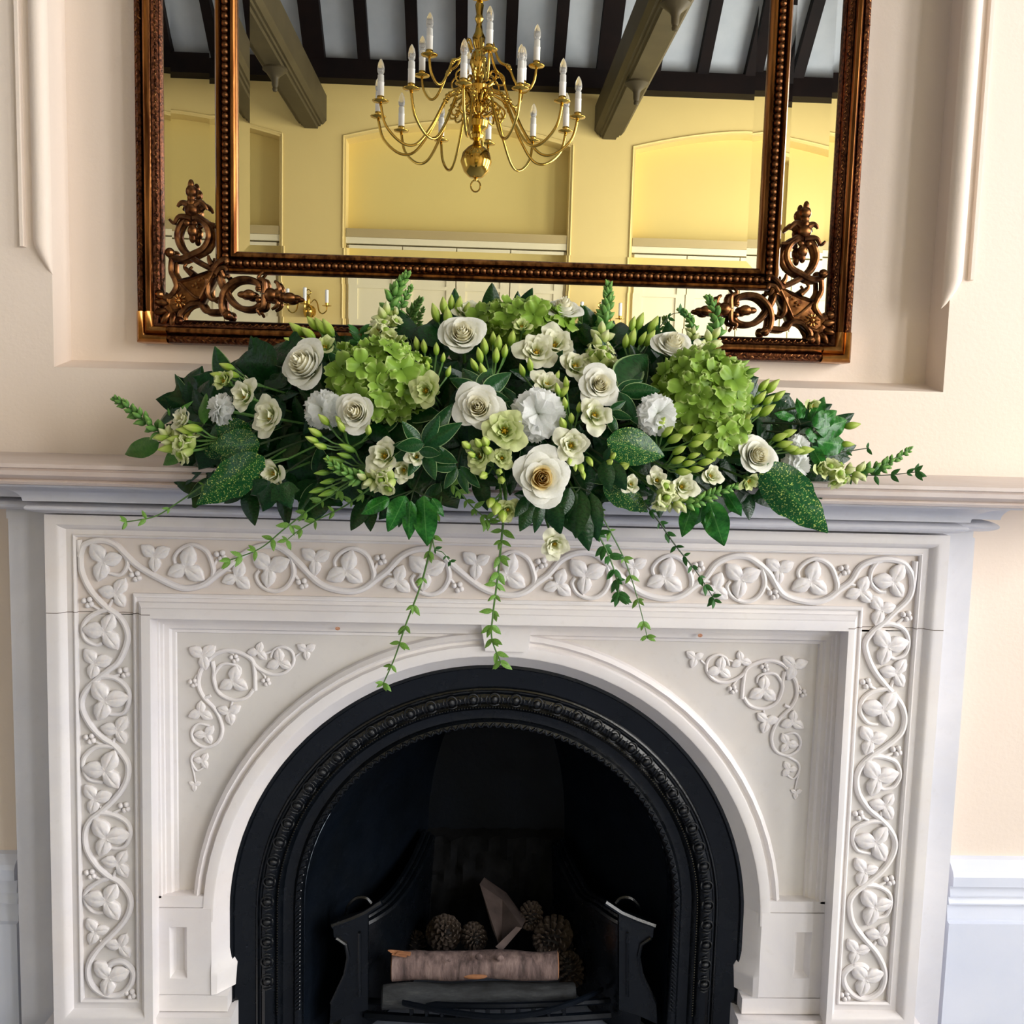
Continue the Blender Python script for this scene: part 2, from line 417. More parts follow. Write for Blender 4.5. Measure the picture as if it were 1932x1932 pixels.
# ------------------------------------------------------------------ chimney breast wall with the mirror recess
RXL, RXR = P(100, 600, 0).x, P(1783, 690, 0).x; RZ0 = P(940, 716, 0).z; RY = .075; RZ1 = 2.6; RZB = P(940, 702, RY).z
FXL, FXR, FZ = P(380, 1700, 0).x, P(1470, 1700, 0).x, P(930, 1190, 0).z
mb = MB()
def wq(x0, x1, z0, z1, y=0.0): quad(mb, (x0, y, z0), (x1, y, z0), (x1, y, z1), (x0, y, z1))
XL, XR, ZT = ROOM_L, ROOM_R, ZC
wq(XL, FXL, 0, FZ); wq(FXR, XR, 0, FZ); wq(XL, XR, FZ, RZ0); wq(XL, RXL, RZ0, ZT); wq(RXR, XR, RZ0, ZT); wq(RXL, RXR, RZ1, ZT)
quad(mb, (RXL, 0, RZ0), (RXL, RY, RZB), (RXL, RY, RZ1), (RXL, 0, RZ1))
quad(mb, (RXR, RY, RZB), (RXR, 0, RZ0), (RXR, 0, RZ1), (RXR, RY, RZ1))
quad(mb, (RXL, 0, RZ0), (RXR, 0, RZ0), (RXR, RY, RZB), (RXL, RY, RZB))
quad(mb, (RXL, RY, RZ1), (RXR, RY, RZ1), (RXR, 0, RZ1), (RXL, 0, RZ1))
wq(RXL, RXR, RZB, RZ1, RY)
wf = struct(mb.build('wall_fireplace', MAT['wall'], smooth=False))
# moulded stops at the upper corners of the recess
def stop(side, xf0, xf1, xr0_, xr1_, ystop_f, ystop_r):
    za = P(xf0, ystop_f, 0).z; zr = P(xr1_, ystop_r, 0).z
    X = lambda px: P(px, 300, 0).x
    m = MB(); a, b = sorted((X(xf0), X(xf1)))
    m.loft([[(a, 0.001, z), (lerp(a, b, .15), -.009, z), (lerp(a, b, .8), -.009, z), (b, 0.001, z)] for z in (za, 2.7)], False)
    m.add([(a, 0.001, za), (lerp(a, b, .15), -.009, za), (lerp(a, b, .8), -.009, za), (b, .001, za)], [(0, 1, 2, 3)])
    o = m.build('corner_fillet', MAT['wall'], wf)
    m = MB(); c = (X(xr0_)+X(xr1_))/2; r = abs(X(xr1_)-X(xr0_))/2; inner = X(xr1_)
    rings = []
    for z, k in ((zr, .02), (zr+.008, .25), (zr+.018, .45), (zr+.032, .72), (zr+.048, .95), (zr+.06, 1.0), (2.7, 1.0)):
        cc = lerp(inner, c, min(1, k)); rr = r*k
        rings.append([(cc+rr*math.cos(PI*j/10), -.016*min(1, k*1.2)*math.sin(PI*j/10)+.001, z) for j in range(11)])
    m.loft(rings, False); m.build('corner_roll', MAT['wall'], wf)
    # quirk beside the roll and the slanting foot that returns to the square arris
    m = MB(); e = RXL if side < 0 else RXR
    g = .006*(-side); a, b = sorted((e, e+side*.014))
    m.loft([[(a, .001, z), (a, -.005, z), (b, -.005, z), (b, .001, z)] for z in (zr+.05, 2.7)], False)
    m.build('corner_bead', MAT['wall'], wf)
stop(-1, 36, 46, 60, 95, 466, 518)
stop(1, 1852, 1842, 1832, 1796, 530, 583)
# skirting boards either side of the fireplace
def skirting(name, x0, x1, pxs, ys):
    m = MB(); Y = 0
    zz = [P(pxs, y, -.03).z for y in ys]
    prof = [(0, zz[0]), (-.012, zz[0]-.002), (-.03, zz[1]), (-.034, zz[2]), (-.034, zz[3]), (-.022, zz[3]-.004), (-.026, zz[4]), (-.026, zz[4]-.003), (-.019, zz[4]-.006), (-.024, zz[5]), (-.024, zz[5]-.003), (-.017, zz[5]-.006), (-.022, zz[6]), (-.022, zz[6]-.004), (-.03, zz[6]-.006), (-.03, 0)]
    m.loft([[(x, y, z) for y, z in prof] for x in (x0, x1)], False)
    m.add([(x1 if abs(x1) < abs(x0) else x0, y, z) for y, z in prof]+[((x1 if abs(x1) < abs(x0) else x0), 0, 0)], [tuple(range(len(prof)+1))])
    return struct(m.build(name, MAT['white_paint'], smooth=False))
skirting('baseboard_left', ROOM_L, P(30, 1700, -.03).x, 20, (1618, 1632, 1640, 1660, 1684, 1706, 1738))
skirting('baseboard_right', P(1794, 1700, -.03).x, ROOM_R, 1860, (1628, 1646, 1654, 1672, 1692, 1708, 1738))
# ------------------------------------------------------------------ marble fireplace surround
FF, SP, PIL = -.13, -.094, -.065
FLO = FF+.017
SUR = empty('fireplace_surround', (P(930, 1200, FF).x, FF, 0), 'carved white marble fireplace surround with ivy vine relief and deep mantel shelf', 'fireplace')
def part(mb, name, mat, par, **kw): return child_of(mb.build(name, mat if not isinstance(mat, str) else MAT[mat], **kw), par)
def XZ(px, py, Y): p = P(px, py, Y); return Vector((p.x, p.z))
CH = [(146, 1012), (1732, 1048), (1672, 1887), (1582, 1886), (1626, 1144), (253, 1118), (260, 1882), (160, 1882)]
chan = [XZ(a, b, FLO) for a, b in CH]
oo = [0, 0, 4, 6, 7, 19, 22, 27, 33, 38]; ii = [0, 0, 3, 5, 6, 11, 12, 18, 19, 21]
dep = [.017, .011, .009, .0095, .013, .0125, .008, .003, .0003, 0]
def sc_off(base, E, k=1.0): return [M(v*k, FF) for v in base]+[M(E, FF)]*2
offs = [sc_off(oo, 43, .75), sc_off(oo, 52), sc_off(oo, 60), sc_off(ii, 31), sc_off(ii, 46, 1.4), sc_off(ii, 36), sc_off(oo, 60), sc_off(oo, 53)]
rings = offset_loops(chan, offs)
mb = MB(); dd = [FF+d for d in dep]+[FF, 0.0]
mb.loft([[(p.x, dd[k], p.y) for p in r] for k, r in enumerate(rings)], True)
part(mb, 'moulded_frame', 'marble', SUR, angle=25)
outer = rings[-1]
# ground of the carved channel: frieze and two jambs
def poly(mb, pts, y): mb.add([(p.x, y, p.y) for p in pts], [tuple(range(len(pts)))])
jl = XZ(153, 1158, FLO); jr = XZ(1722, 1190, FLO); jli = XZ(255, 1158, FLO); jri = XZ(1622, 1192, FLO)
mb = MB(); g4 = Vector((.004, 0)); xs4 = (chan[7].x-.006, chan[5].x+.004, chan[4].x-.004, chan[1].x+.006); zt4 = max(chan[0].y, chan[1].y)+.004; zm4 = min(chan[4].y, chan[5].y)-.004
for (x0_, x1_, z0_, z1_) in ((xs4[0], xs4[1], jl.y, zt4), (xs4[1], xs4[2], zm4, zt4), (xs4[2], xs4[3], jr.y, zt4)): poly(mb, [Vector((x0_, z1_)), Vector((x1_, z1_)), Vector((x1_, z0_)), Vector((x0_, z0_))][::-1], FLO)
FRZ = part(mb, 'frieze_panel', 'marble_frieze', SUR, smooth=False)
mb = MB(); poly(mb, [jl-g4, jli+g4, chan[6]+g4, chan[7]-g4][::-1], FLO); JL = part(mb, 'jamb_panel', 'marble_floor', SUR, smooth=False)
mb = MB(); poly(mb, [jri-g4, jr+g4, chan[2]+g4, chan[3]-g4][::-1], FLO); JR = part(mb, 'jamb_panel', 'marble_floor', SUR, smooth=False)
# fine joints between the lintel stone and the jamb stones, following the moulding
jm = paint('joint_grime', (128, 116, 106), (110, 98, 90), 9, .9, 0)
def at_z(a, b, z): return lerp(a.x, b.x, (z-a.y)/(b.y-a.y))
for (ea, eb, so, ia, ib, si, oE, iE, z) in ((chan[7], chan[0], -1, chan[5], chan[6], 1, offs[7], offs[5], P(200, 1159, FF).z), (chan[1], chan[2], 1, chan[3], chan[4], -1, offs[1], offs[3], P(1690, 1188, FF).z)):
    xe, xi_ = at_z(ea, eb, z), at_z(ia, ib, z)
    ln = [(xe+so*oE[k], dd[k], z) for k in range(10, -1, -1)]+[(lerp(xe, xi_, t_), FLO, z+.0006*math.sin(t_*9)) for t_ in (.2, .4, .6, .8)]+[(xi_+si*iE[k], dd[k], z) for k in range(0, 11)]
    m = MB(); m.tube(ln, .0007, 5); part(m, 'stone_joint', jm, SUR)
for (x, y) in ((637, 1186), (1321, 1199)):
    p = P(x, y, SP); m = MB(); m.ball(p, M(4, SP), 10, 6, (1.2, .06, .9)); part(m, 'rust_stain', paint('rust_orange', (184, 112, 74), (214, 170, 140), 300, .8, 0), SUR)
# leaf of the carving
def leaf_mesh(name, mat, hgt=.34, seed=0):
    mb = MB(); n = 54; lob = [0, 1.92, -2.09]; rr = random.Random(seed); jit = [rr.uniform(.92, 1.06) for _ in lob]
    def prof(th):
        best = 0; bd = 0
        for l, j in zip(lob, jit):
            d = abs((th-l+PI) % (2*PI)-PI)
            if abs(math.sin(d)) < .46/.56 and d < 1.2:
                r = (.56*math.cos(d)+math.sqrt(max(0, .46**2-(.56*math.sin(d))**2))+.17*math.exp(-(d/.15)**2))*j
                r += -.05*math.exp(-((d-.55)/.1)**2)
                if r > best: best, bd = r, d
        if best < .36: best = .36; bd = .9
        return best, bd
    rings = []
    for rho in (.16, .4, .65, .85, .97, 1.0, .97):
        ring = []
        for k in range(n):
            th = 2*PI*k/n; r, d = prof(th); q = r*rho
            h = hgt*(.62+.45*math.sin(min(1, rho*1.1)*PI*.8)*(1-.35*min(1, d*1.4))) - .30*hgt*math.exp(-(d/.07)**2)*min(1, rho*1.5)*(1-rho**6) - .22*hgt*(rho**3)
            if rho == 1.0: h *= .8
            ring.append((q*math.cos(th), -h, q*math.sin(th)))
        rings.append(ring)
    rings[-1] = [(x, .02, z) for x, y, z in rings[-1]]
    mb.loft(rings, True, True); 
    return mb.mesh(name, MAT[mat], True, 50)
LV = [leaf_mesh('carved_leaf', 'marble', .34, s) for s in range(3)]
bm_ = MB()
for (x, z) in ((-.6, .35), (.45, .6), (.1, -.55), (.75, -.3)): bm_.ball((x, -.35, z), .55, 8, 6)
BERRY = bm_.mesh('berry_cluster', MAT['marble'])
def leafat(par, px, py, s, deg, Y=FLO, k=None):
    p = P(px, py, Y); sc = M(s*.92, Y)
    m = Matrix.Translation((p.x, Y, p.z)) @ Matrix.Rotation(-math.radians(deg), 4, 'Y') @ Matrix.Scale(sc, 4)
    return inst('carved_leaf', LV[(k if k is not None else int(px+py)) % 3], m, par)
def berries(par, px, py, Y=FLO, s=10, deg=0):
    p = P(px, py, Y); m = Matrix.Translation((p.x, Y, p.z)) @ Matrix.Rotation(math.radians(deg), 4, 'Y') @ Matrix.Scale(M(s, Y), 4)
    return inst('berry_cluster', BERRY, m, par)
def vine(par, pts, r0=6, r1=None, Y=FLO, k=5):
    w = [P(a, b, Y) for a, b in pts]; c = catmull(w, k); n = len(c)
    r1 = r0 if r1 is None else r1
    m = MB(); m.tube([(p.x, Y-.002, p.z) for p in c], [M(lerp(r0, r1, i/(n-1)), Y) for i in range(n)], 8)
    return m.build('vine_stem', MAT['marble'], par)
# left jamb
vine(JL, [(150,1018),(153,1045),(155,1076),(168,1107),(186,1130),(204,1147),(225,1162),(238,1182),(242,1203),(236,1226),(223,1250),(204,1265),(184,1281),(166,1299),(156,1318),(157,1339),(173,1369),(196,1392),(216,1405),(236,1428),(243,1447),(239,1473),(222,1500),(196,1526),(173,1545),(162,1568),(164,1598),(180,1627),(203,1650),(226,1663),(244,1686),(247,1709),(236,1735),(213,1761),(190,1784),(173,1807),(167,1833),(177,1860),(203,1876),(229,1874),(247,1856),(252,1833),(236,1814),(216,1814),(206,1822)])
for c in ([(206,1149),(186,1154),(166,1167),(157,1185),(163,1206),(181,1216),(194,1213)], [(190,1276),(217,1278),(238,1294),(245,1314),(236,1343),(213,1347),(203,1343)],
          [(218,1407),(183,1408),(160,1428),(159,1450),(170,1470),(196,1475)], [(190,1532),(216,1536),(239,1549),(247,1568),(240,1591),(226,1599),(209,1598)],
          [(210,1654),(187,1662),(164,1680),(162,1699),(177,1719),(200,1720)]): vine(JL, c, 5.5, 3.5)
for q in ((200,1190,38,65),(201,1320,40,10),(201,1452,40,65),(203,1578,40,10),(203,1697,40,60),(208,1841,38,20),(221,1119,30,60),(181,1250,30,15),(224,1377,30,60),(181,1505,30,15),(225,1627,30,60),(181,1755,27,10),(229,1782,27,65)): leafat(JL, *q)
for q in ((166,1136),(234,1268),(170,1393),(235,1522),(171,1648),(246,1874)): berries(JL, *q)
for a, b in (((173,1140),(192,1152)),((228,1272),(212,1276)),((177,1397),(196,1405)),((229,1526),(212,1534)),((177,1652),(196,1660)),((182,1262),(192,1276)),((218,1391),(214,1400)),((190,1520),(194,1526)),((220,1640),(214,1655)),((190,1772),(196,1780)),((214,1130),(206,1145))): vine(JL, [a, b], 2.6, 3.5, k=2)
# right jamb
vine(JR, [(1726,1058),(1721,1105),(1712,1130),(1687,1154),(1669,1172),(1645,1192),(1632,1212),(1635,1234),(1647,1262),(1667,1289),(1689,1314),(1702,1334),(1706,1357),(1698,1383),(1671,1407),(1644,1425),(1623,1446),(1615,1470),(1620,1498),(1638,1525),(1662,1546),(1680,1567),(1688,1588),(1683,1612),(1665,1639),(1638,1663),(1611,1684),(1602,1705),(1608,1739),(1629,1769),(1650,1793),(1665,1820),(1668,1844),(1659,1868),(1635,1882),(1611,1877),(1594,1859),(1591,1838),(1605,1823),(1626,1820),(1635,1827)])
for c in ([(1660,1178),(1682,1177),(1704,1187),(1713,1209),(1707,1232),(1689,1242),(1674,1237)], [(1672,1298),(1645,1304),(1627,1319),(1622,1341),(1635,1362),(1655,1366)], [(1646,1426),(1665,1427),(1689,1437),(1697,1461),(1686,1482),(1668,1488),(1656,1484)],
          [(1664,1548),(1641,1549),(1614,1561),(1608,1582),(1617,1603),(1641,1609)], [(1632,1668),(1656,1671),(1676,1684),(1680,1705),(1670,1726),(1650,1731)]): vine(JR, c, 5.5, 3.5)
for q in ((1672,1219,38,15),(1664,1338,39,60),(1653,1466,39,15),(1650,1588,39,60),(1647,1708,38,15),(1630,1844,36,20),(1660,1149,30,15),(1689,1269,30,60),(1641,1395,30,15),(1668,1519,29,60),(1629,1642,29,15),(1659,1763,27,60),(1614,1793,27,15)): leafat(JR, *q)
for q in ((1708,1162),(1632,1289),(1689,1416),(1618,1537),(1676,1660),(1592,1878)): berries(JR, *q)
for a, b in (((1703,1166),(1690,1177)),((1638,1293),(1655,1302)),((1683,1420),(1665,1427)),((1624,1540),(1641,1549)),((1670,1663),(1656,1670)),((1663,1160),(1662,1172)),((1684,1282),(1680,1295)),((1642,1408),(1646,1420)),((1662,1530),(1660,1542)),((1630,1655),(1632,1664)),((1652,1775),(1645,1785))): vine(JR, [a, b], 2.6, 3.5, k=2)
# frieze: a wave of circles
sl = .0227
def fy(x, base): return base+sl*(x-350)
tr = [350, 652, 955, 1251, 1525]; cr = [505, 798, 1100, 1392]
mpts = [(152,1050),(158,1030),(175,1021),(197,1019),(220,1028),(239,1047),(268,1072)]
for i in range(5):
    t_ = tr[i]
    if i: mpts += [(t_-51, fy(t_-51, 1093))]
    mpts += [(t_-18, fy(t_-18, 1106)), (t_+14, fy(t_+14, 1108)), (t_+38, fy(t_+38, 1100)), (t_+58, fy(t_+58, 1084)), (t_+80, fy(t_+80, 1067))]
    if i < 4:
        c_ = cr[i]; mpts += [(c_-42, fy(c_-42, 1041)), (c_-14, fy(c_-14, 1027)), (c_+16, fy(c_+16, 1026)), (c_+38, fy(c_+38, 1038)), (c_+60, fy(c_+60, 1058))]
mpts += [(1625,1067),(1662,1055),(1699,1060),(1717,1080),(1721,1105)]
vine(FRZ, mpts, 6.5)
vine(FRZ, [(228,1034),(241,1055),(240,1070),(228,1084),(207,1081)], 5.5, 3.5); vine(FRZ, [(1664,1056),(1652,1062),(1642,1080),(1643,1100),(1657,1115),(1670,1116)], 5.5, 3.5)
leafat(FRZ, 197, 1058, 36, 15); leafat(FRZ, 1683, 1097, 36, 65); berries(FRZ, 256, 1087); vine(FRZ, [(240,1066),(250,1080)], 3, 2.5, k=2)
for i, x in enumerate(tr):
    y0 = fy(x, 1109)-1109; O = lambda a, b: (x+a, 1109+y0+b+sl*a)
    vine(FRZ, [O(53,-24), O(53,-40), O(41,-69), O(16,-82), O(-7,-74), O(-20,-58), O(-18,-45)], 5.5, 3.5)
    leafat(FRZ, *O(2,-40), 37, -35); leafat(FRZ, *O(-57,-59), 29, 30); berries(FRZ, *O(66,-62)); vine(FRZ, [O(52,-40), O(61,-56)], 3.5, 2.5, k=2); vine(FRZ, [O(-60,-40), O(-50,-50)], 3, 2.5, k=2)
    leafat(FRZ, *O(97,-23), 29, -40)
    vine(FRZ, [O(74,-36), O(88,-34)], 3, 2.5, k=2)
for i, x in enumerate(cr):
    y0 = fy(x, 1029)-1029; O = lambda a, b: (x+a, 1026+y0+b+sl*a)
    vine(FRZ, [O(44,18), O(50,50), O(36,76), O(12,85), O(-11,76), O(-21,58), O(-15,47)], 5.5, 3.5)
    leafat(FRZ, *O(4,42), 37, 25); berries(FRZ, *O(65,70)); vine(FRZ, [O(50,52), O(60,64)], 3.5, 2.5, k=2)
# side pilasters, set back
def px_box(name, mat, x0, x1, ytop, Y0, Y1, pref=1400, par=SUR, zb=0.0):
    m = MB(); a, b = P(x0, pref, Y0).x, P(x1, pref, Y0).x
    m.box(a, b, Y0, Y1, zb, P((x0+x1)/2, ytop, Y0).z); return part(m, name, mat, par, smooth=False)
a = P(10, 985, PIL); m = MB(); m.box(P(28, 1450, PIL).x, P(130, 1450, PIL).x, PIL, .01, 0, P(50, 971, PIL).z); part(m, 'side_pilaster', 'marble_cool', SUR, smooth=False)
m = MB(); m.box(P(1730, 1450, PIL).x, P(1806, 1450, PIL).x, PIL, .01, 0, P(1800, 1014, PIL).z); part(m, 'side_pilaster', 'marble_cool', SUR, smooth=False)
# plinths under the jambs
for x0, x1 in ((outer[7].x-.004, outer[6].x+.03), (outer[3].x-.03, outer[2].x+.004)):
    m = MB(); zt_ = outer[7].y+.002 if x0 < 0 else outer[2].y+.002
    m.box(x0-.02 if x0 < 0 else x0-.01, x1+.01 if x0 < 0 else x1+.02, FF-.012, 0, 0, zt_); part(m, 'plinth', 'marble', SUR, smooth=False)
# mantel shelf and the mouldings under it
def zl(y, Y): return P(930, y, Y).z
SH = -.275
prof = [(0, zl(895, SH)), (SH+.004, zl(895, SH)), (SH, zl(897, SH)), (SH, zl(904, SH)), (SH+.005, zl(905.5, SH)), (SH+.006, zl(907, SH)), (SH+.003, zl(910, SH)), (SH+.004, zl(918, SH)), (SH+.010, zl(924, SH)), (SH+.016, zl(927, SH)), (SH+.012, zl(928.5, SH)), (SH+.010, zl(931, SH)), (SH+.013, zl(936, SH)), (SH+.020, zl(938, SH)), (0, zl(938, SH+.02))]
m = MB(); m.loft([[(x, y, z) for y, z in prof] for x in (-1.16, 1.18)], True, True, True); part(m, 'mantel_shelf', 'marble_shelf', SUR, angle=30)
ZSH = zl(895, SH); ZUN = prof[-1][1]
def around(name, xl, xr, Yf, prof, mat):
    pts = [(xl, 0), (xl, Yf), (xr, Yf), (xr, 0)]
    pts2 = [Vector(p) for p in pts]
    K = [-p[0] for p in prof]
    rg = offset_loops(pts2, [K, K, K], False)
    m = MB(); m.loft([[(p.x, min(p.y, .0), prof[k][1]) for p in r] for k, r in enumerate(rg)], False); return part(m, name, mat, SUR, angle=35)
zc0, zt0, zt1 = ZUN, zl(966, -.17), zl(989, -.16)
cove = [(.085-.0, zc0+.002), (.085, zc0-.002)] + [(.085-.055*math.sin(PI/2*i/8), zc0-.004-(zc0-.004-zt0)*(1-math.cos(PI/2*i/8))) for i in range(9)] + [(.0, zt0)]
def torus_p(r, za, zb): return [(0, za)]+[(r*math.sin(PI*i/10)**.7 if 0 < i < 10 else 0, lerp(za, zb, i/10)) for i in range(11)]
xl_, xr_ = P(92, 960, FF-.01).x, P(1782, 1000, FF-.01).x
around('cove_moulding', xl_, xr_, FF-.006, cove, 'marble_cool'); around('torus_moulding', xl_+.004, xr_-.004, FF-.012, [(p[0]*1.0+.004, p[1]) for p in torus_p(.026, zt0, zt1)], 'marble_cool')
xl2, xr2 = P(10, 960, PIL).x, P(1838, 1000, PIL).x
cz = [(p[0]*.75, p[1]) for p in cove]
around('cove_moulding', xl2, xr2, PIL-.02, cz, 'marble_cool'); around('torus_moulding', xl2, xr2, PIL-.022, [(p[0], p[1]-.002) for p in torus_p(.022, zt0, zt1)], 'marble_cool')
m = MB(); m.box(xl_, xr_, FF-.002, 0, zl(975, FF), zt1+.003); part(m, 'bed_fillet', 'marble', SUR, smooth=False)
m = MB(); m.box(xl2+.003, xr2-.003, PIL-.004, 0, zt1-.02, zt1+.003); part(m, 'bed_fillet', 'marble_cool', SUR, smooth=False)

# ------------------------------------------------------------------ arched spandrel stone
AC = XZ(923, 1743, SP); ux = M(1, SP)       # arch centre and metres per pixel
def arc(R, y, zlow, n=40, cx=0, cz=0, a0=0, a1=PI):
    pts = [(AC.x+cx-R*ux, y, zlow)]
    for i in range(n+1):
        a = a0+(a1-a0)*i/n; pts.append((AC.x+cx-R*ux*math.cos(a), y, AC.y+cz+R*ux*math.sin(a)))
    pts.append((AC.x+cx+R*ux, y, zlow)); return pts
ZTOP = P(930, 1140, SP).z; SXL, SXR = P(286, 1450, FF).x, P(1578, 1450, FF).x
SXR = chan[3].x-M(15, FF); SXL = chan[6].x+M(15, FF)
zbl = P(360, 1695, SP).z
PAN = SP+.022
m = MB(); r_ = arc(545, PAN, zbl-.01)
top = []
for (x, y, z) in r_:
    top.append((x, y, z))
pl = []
for i in range(len(r_)-1):
    (x0, _, z0), (x1, _, z1) = r_[i], r_[i+1]
    if z0 < ZTOP+.02 or z1 < ZTOP+.02:
        pass
# ground of the sunk spandrels: fan from arc to the rectangle edge
def edge(x, z):
    dx, dz = x-AC.x, z-AC.y
    if dz <= 0: return (SXL if dx < 0 else SXR, z)
    t1 = (SXL-AC.x)/dx if dx < -1e-6 else ((SXR-AC.x)/dx if dx > 1e-6 else 1e9); t2 = (ZTOP+.03-AC.y)/dz
    t = min(t1, t2); return (AC.x+dx*t, AC.y+dz*t)
corn = [(SXL, ZTOP+.03), (SXR, ZTOP+.03)]
r2 = [(x, PAN, z) for x, _, z in r_]; e2 = [(edge(x, z)[0], PAN, edge(x, z)[1]) for x, _, z in r_]
m.loft([r2, e2], False)
for cxx, czz in corn:     # fill the two corners the fan cuts off
    near = sorted(range(len(e2)), key=lambda i: (e2[i][0]-cxx)**2+(e2[i][2]-czz)**2)[:3]
    a = [i for i in near]; a.sort(); m.add([e2[a[0]], e2[a[-1]], (cxx, PAN, czz)], [(0, 1, 2)])
SPN = part(m, 'spandrel_ground', 'marble_floor', SUR, smooth=False)
# moulding round the sunk spandrel (left, top, right)
pth = [Vector((SXL, zbl)), Vector((SXL, P(930, 1163, SP).z)), Vector((SXR, P(930, 1163, SP).z)), Vector((SXR, zbl))]
lo = [-M(v, SP) for v in (0, 26, 27, 32, 33, 42, 46, 52, 54)]; ld = [0, 0, .006, .0065, .011, .0115, .017, .018, .0225]
rg = offset_loops(pth, [lo, [v*.9 for v in lo], lo], False)
m = MB(); m.loft([[(p.x, SP+ld[k], p.y) for p in r] for k, r in enumerate(rg)], False); part(m, 'spandrel_moulding', 'marble', SUR, angle=25)
# arch ring: outer hollow, flat, splay
zb0_ = P(360, 1712, SP).z
ap = [(587, .023), (585, .008), (577, .001), (571, .009), (566, .009), (563, -.001), (546, -.002), (543, -.001), (515, .030), (512, .06)]
m = MB(); m.loft([arc(R, SP+d, zb0_) for R, d in ap], False); part(m, 'arch_ring', 'marble', SUR, angle=25)
# keystone
m = MB(); kz0, kz1 = P(956, 1227, SP).z, P(956, 1170, SP).z
a0, a1, b0, b1 = P(906, 1178, SP-.008).x, P(1004, 1178, SP-.008).x, P(916, 1226, SP-.008).x, P(997, 1226, SP-.008).x
m.add([(b0, SP-.009, kz0), (b1, SP-.009, kz0), (a1, SP-.009, kz1), (a0, SP-.009, kz1), (b0, SP+.06, kz0), (b1, SP+.06, kz0), (a1, SP+.06, kz1), (a0, SP+.06, kz1)], [(0, 1, 2, 3), (4, 7, 6, 5), (0, 4, 5, 1), (1, 5, 6, 2), (3, 2, 6, 7), (0, 3, 7, 4)])
part(m, 'keystone', 'marble', SUR, smooth=False)
# blocks below the springing, with a small sunk panel each
for sd in (-1, 1):
    xo = SXL if sd < 0 else SXR; xi = AC.x+sd*546*ux; xin = AC.x+sd*514*ux
    zt2 = zbl+.004
    m = MB()
    A_, B_ = (xo, xi) if sd < 0 else (xi, xo)
    m.box(A_, B_, SP, SP+.06, zb0_, zt2)
    m.loft([[(xi, SP, z), (xi, SP, z)] for z in (0, 1)], False)
    part(m, 'impost_band', 'marble', SUR, smooth=False)
    pz1, pz0 = P(930+sd*590, 1748+(10 if sd > 0 else 0), SP).z, P(930+sd*590, 1845+(0 if sd > 0 else 0), SP).z
    cxp = P(337, 1800, SP).x if sd < 0 else P(1513, 1800, SP).x; w_ = M(17, SP)
    c4 = [Vector((cxp-w_, pz1)), Vector((cxp+w_, pz1)), Vector((cxp+w_, pz0)), Vector((cxp-w_, pz0))]
    zbb = P(930, 1878, SP).z
    ofr = offset_loops(c4, [[-M(9, SP), -M(8, SP), -M(2, SP), 0]]*4)
    m = MB(); m.loft([[(p.x, SP+d, p.y) for p in r] for r, d in zip(ofr, (.011, .010, .003, -.002))], True, True)
    big = [Vector((A_, zb0_-.001)), Vector((B_, zb0_-.001)), Vector((B_, zbb)), Vector((A_, zbb))]
    m.loft([[(p.x, SP-.002, p.y) for p in c4], [(p.x, SP-.002, p.y) for p in big], [(p.x, SP+.06, p.y) for p in big]], True)
    # splayed return to the opening with a worn swelling near the foot
    yy = [zb0_-.001, lerp(zb0_, zbb, .55), lerp(zb0_, zbb, .66), lerp(zb0_, zbb, .74), lerp(zb0_, zbb, .80), zbb]
    sw = [0, 0, .003, .009, .008, .006]
    m.loft([[(xi-sd*0, SP-.002-s*.3, z), (xi-sd*(.006+s*.5), SP+.002-s*.4, z), (xin-sd*s, SP+.03, z), (xin-sd*s, SP+.07, z)] for z, s in zip(yy, sw)], False)
    part(m, 'impost_block', 'marble', SUR, angle=30)
    m = MB(); m.box(A_-.002, B_+.002, SP-.006, SP+.08, lerp(zbb, P(930, 1908, SP).z, 1), zbb-.001) if False else m.box(A_, xin if sd < 0 else B_, SP-.004, SP+.07, P(930, 1908, SP).z, zbb-.001) if sd < 0 else m.box(xin, B_, SP-.004, SP+.07, P(930, 1908, SP).z, zbb-.001)
    part(m, 'foot_block', 'marble', SUR, smooth=False)
    m = MB(); zf_ = P(930, 1909, SP).z
    m.box(A_-.0 if sd < 0 else xin-.01, (xin+.01) if sd < 0 else B_, SP-.02, SP+.08, 0, zf_-.001); part(m, 'hearth_block', 'marble', SUR, smooth=False)
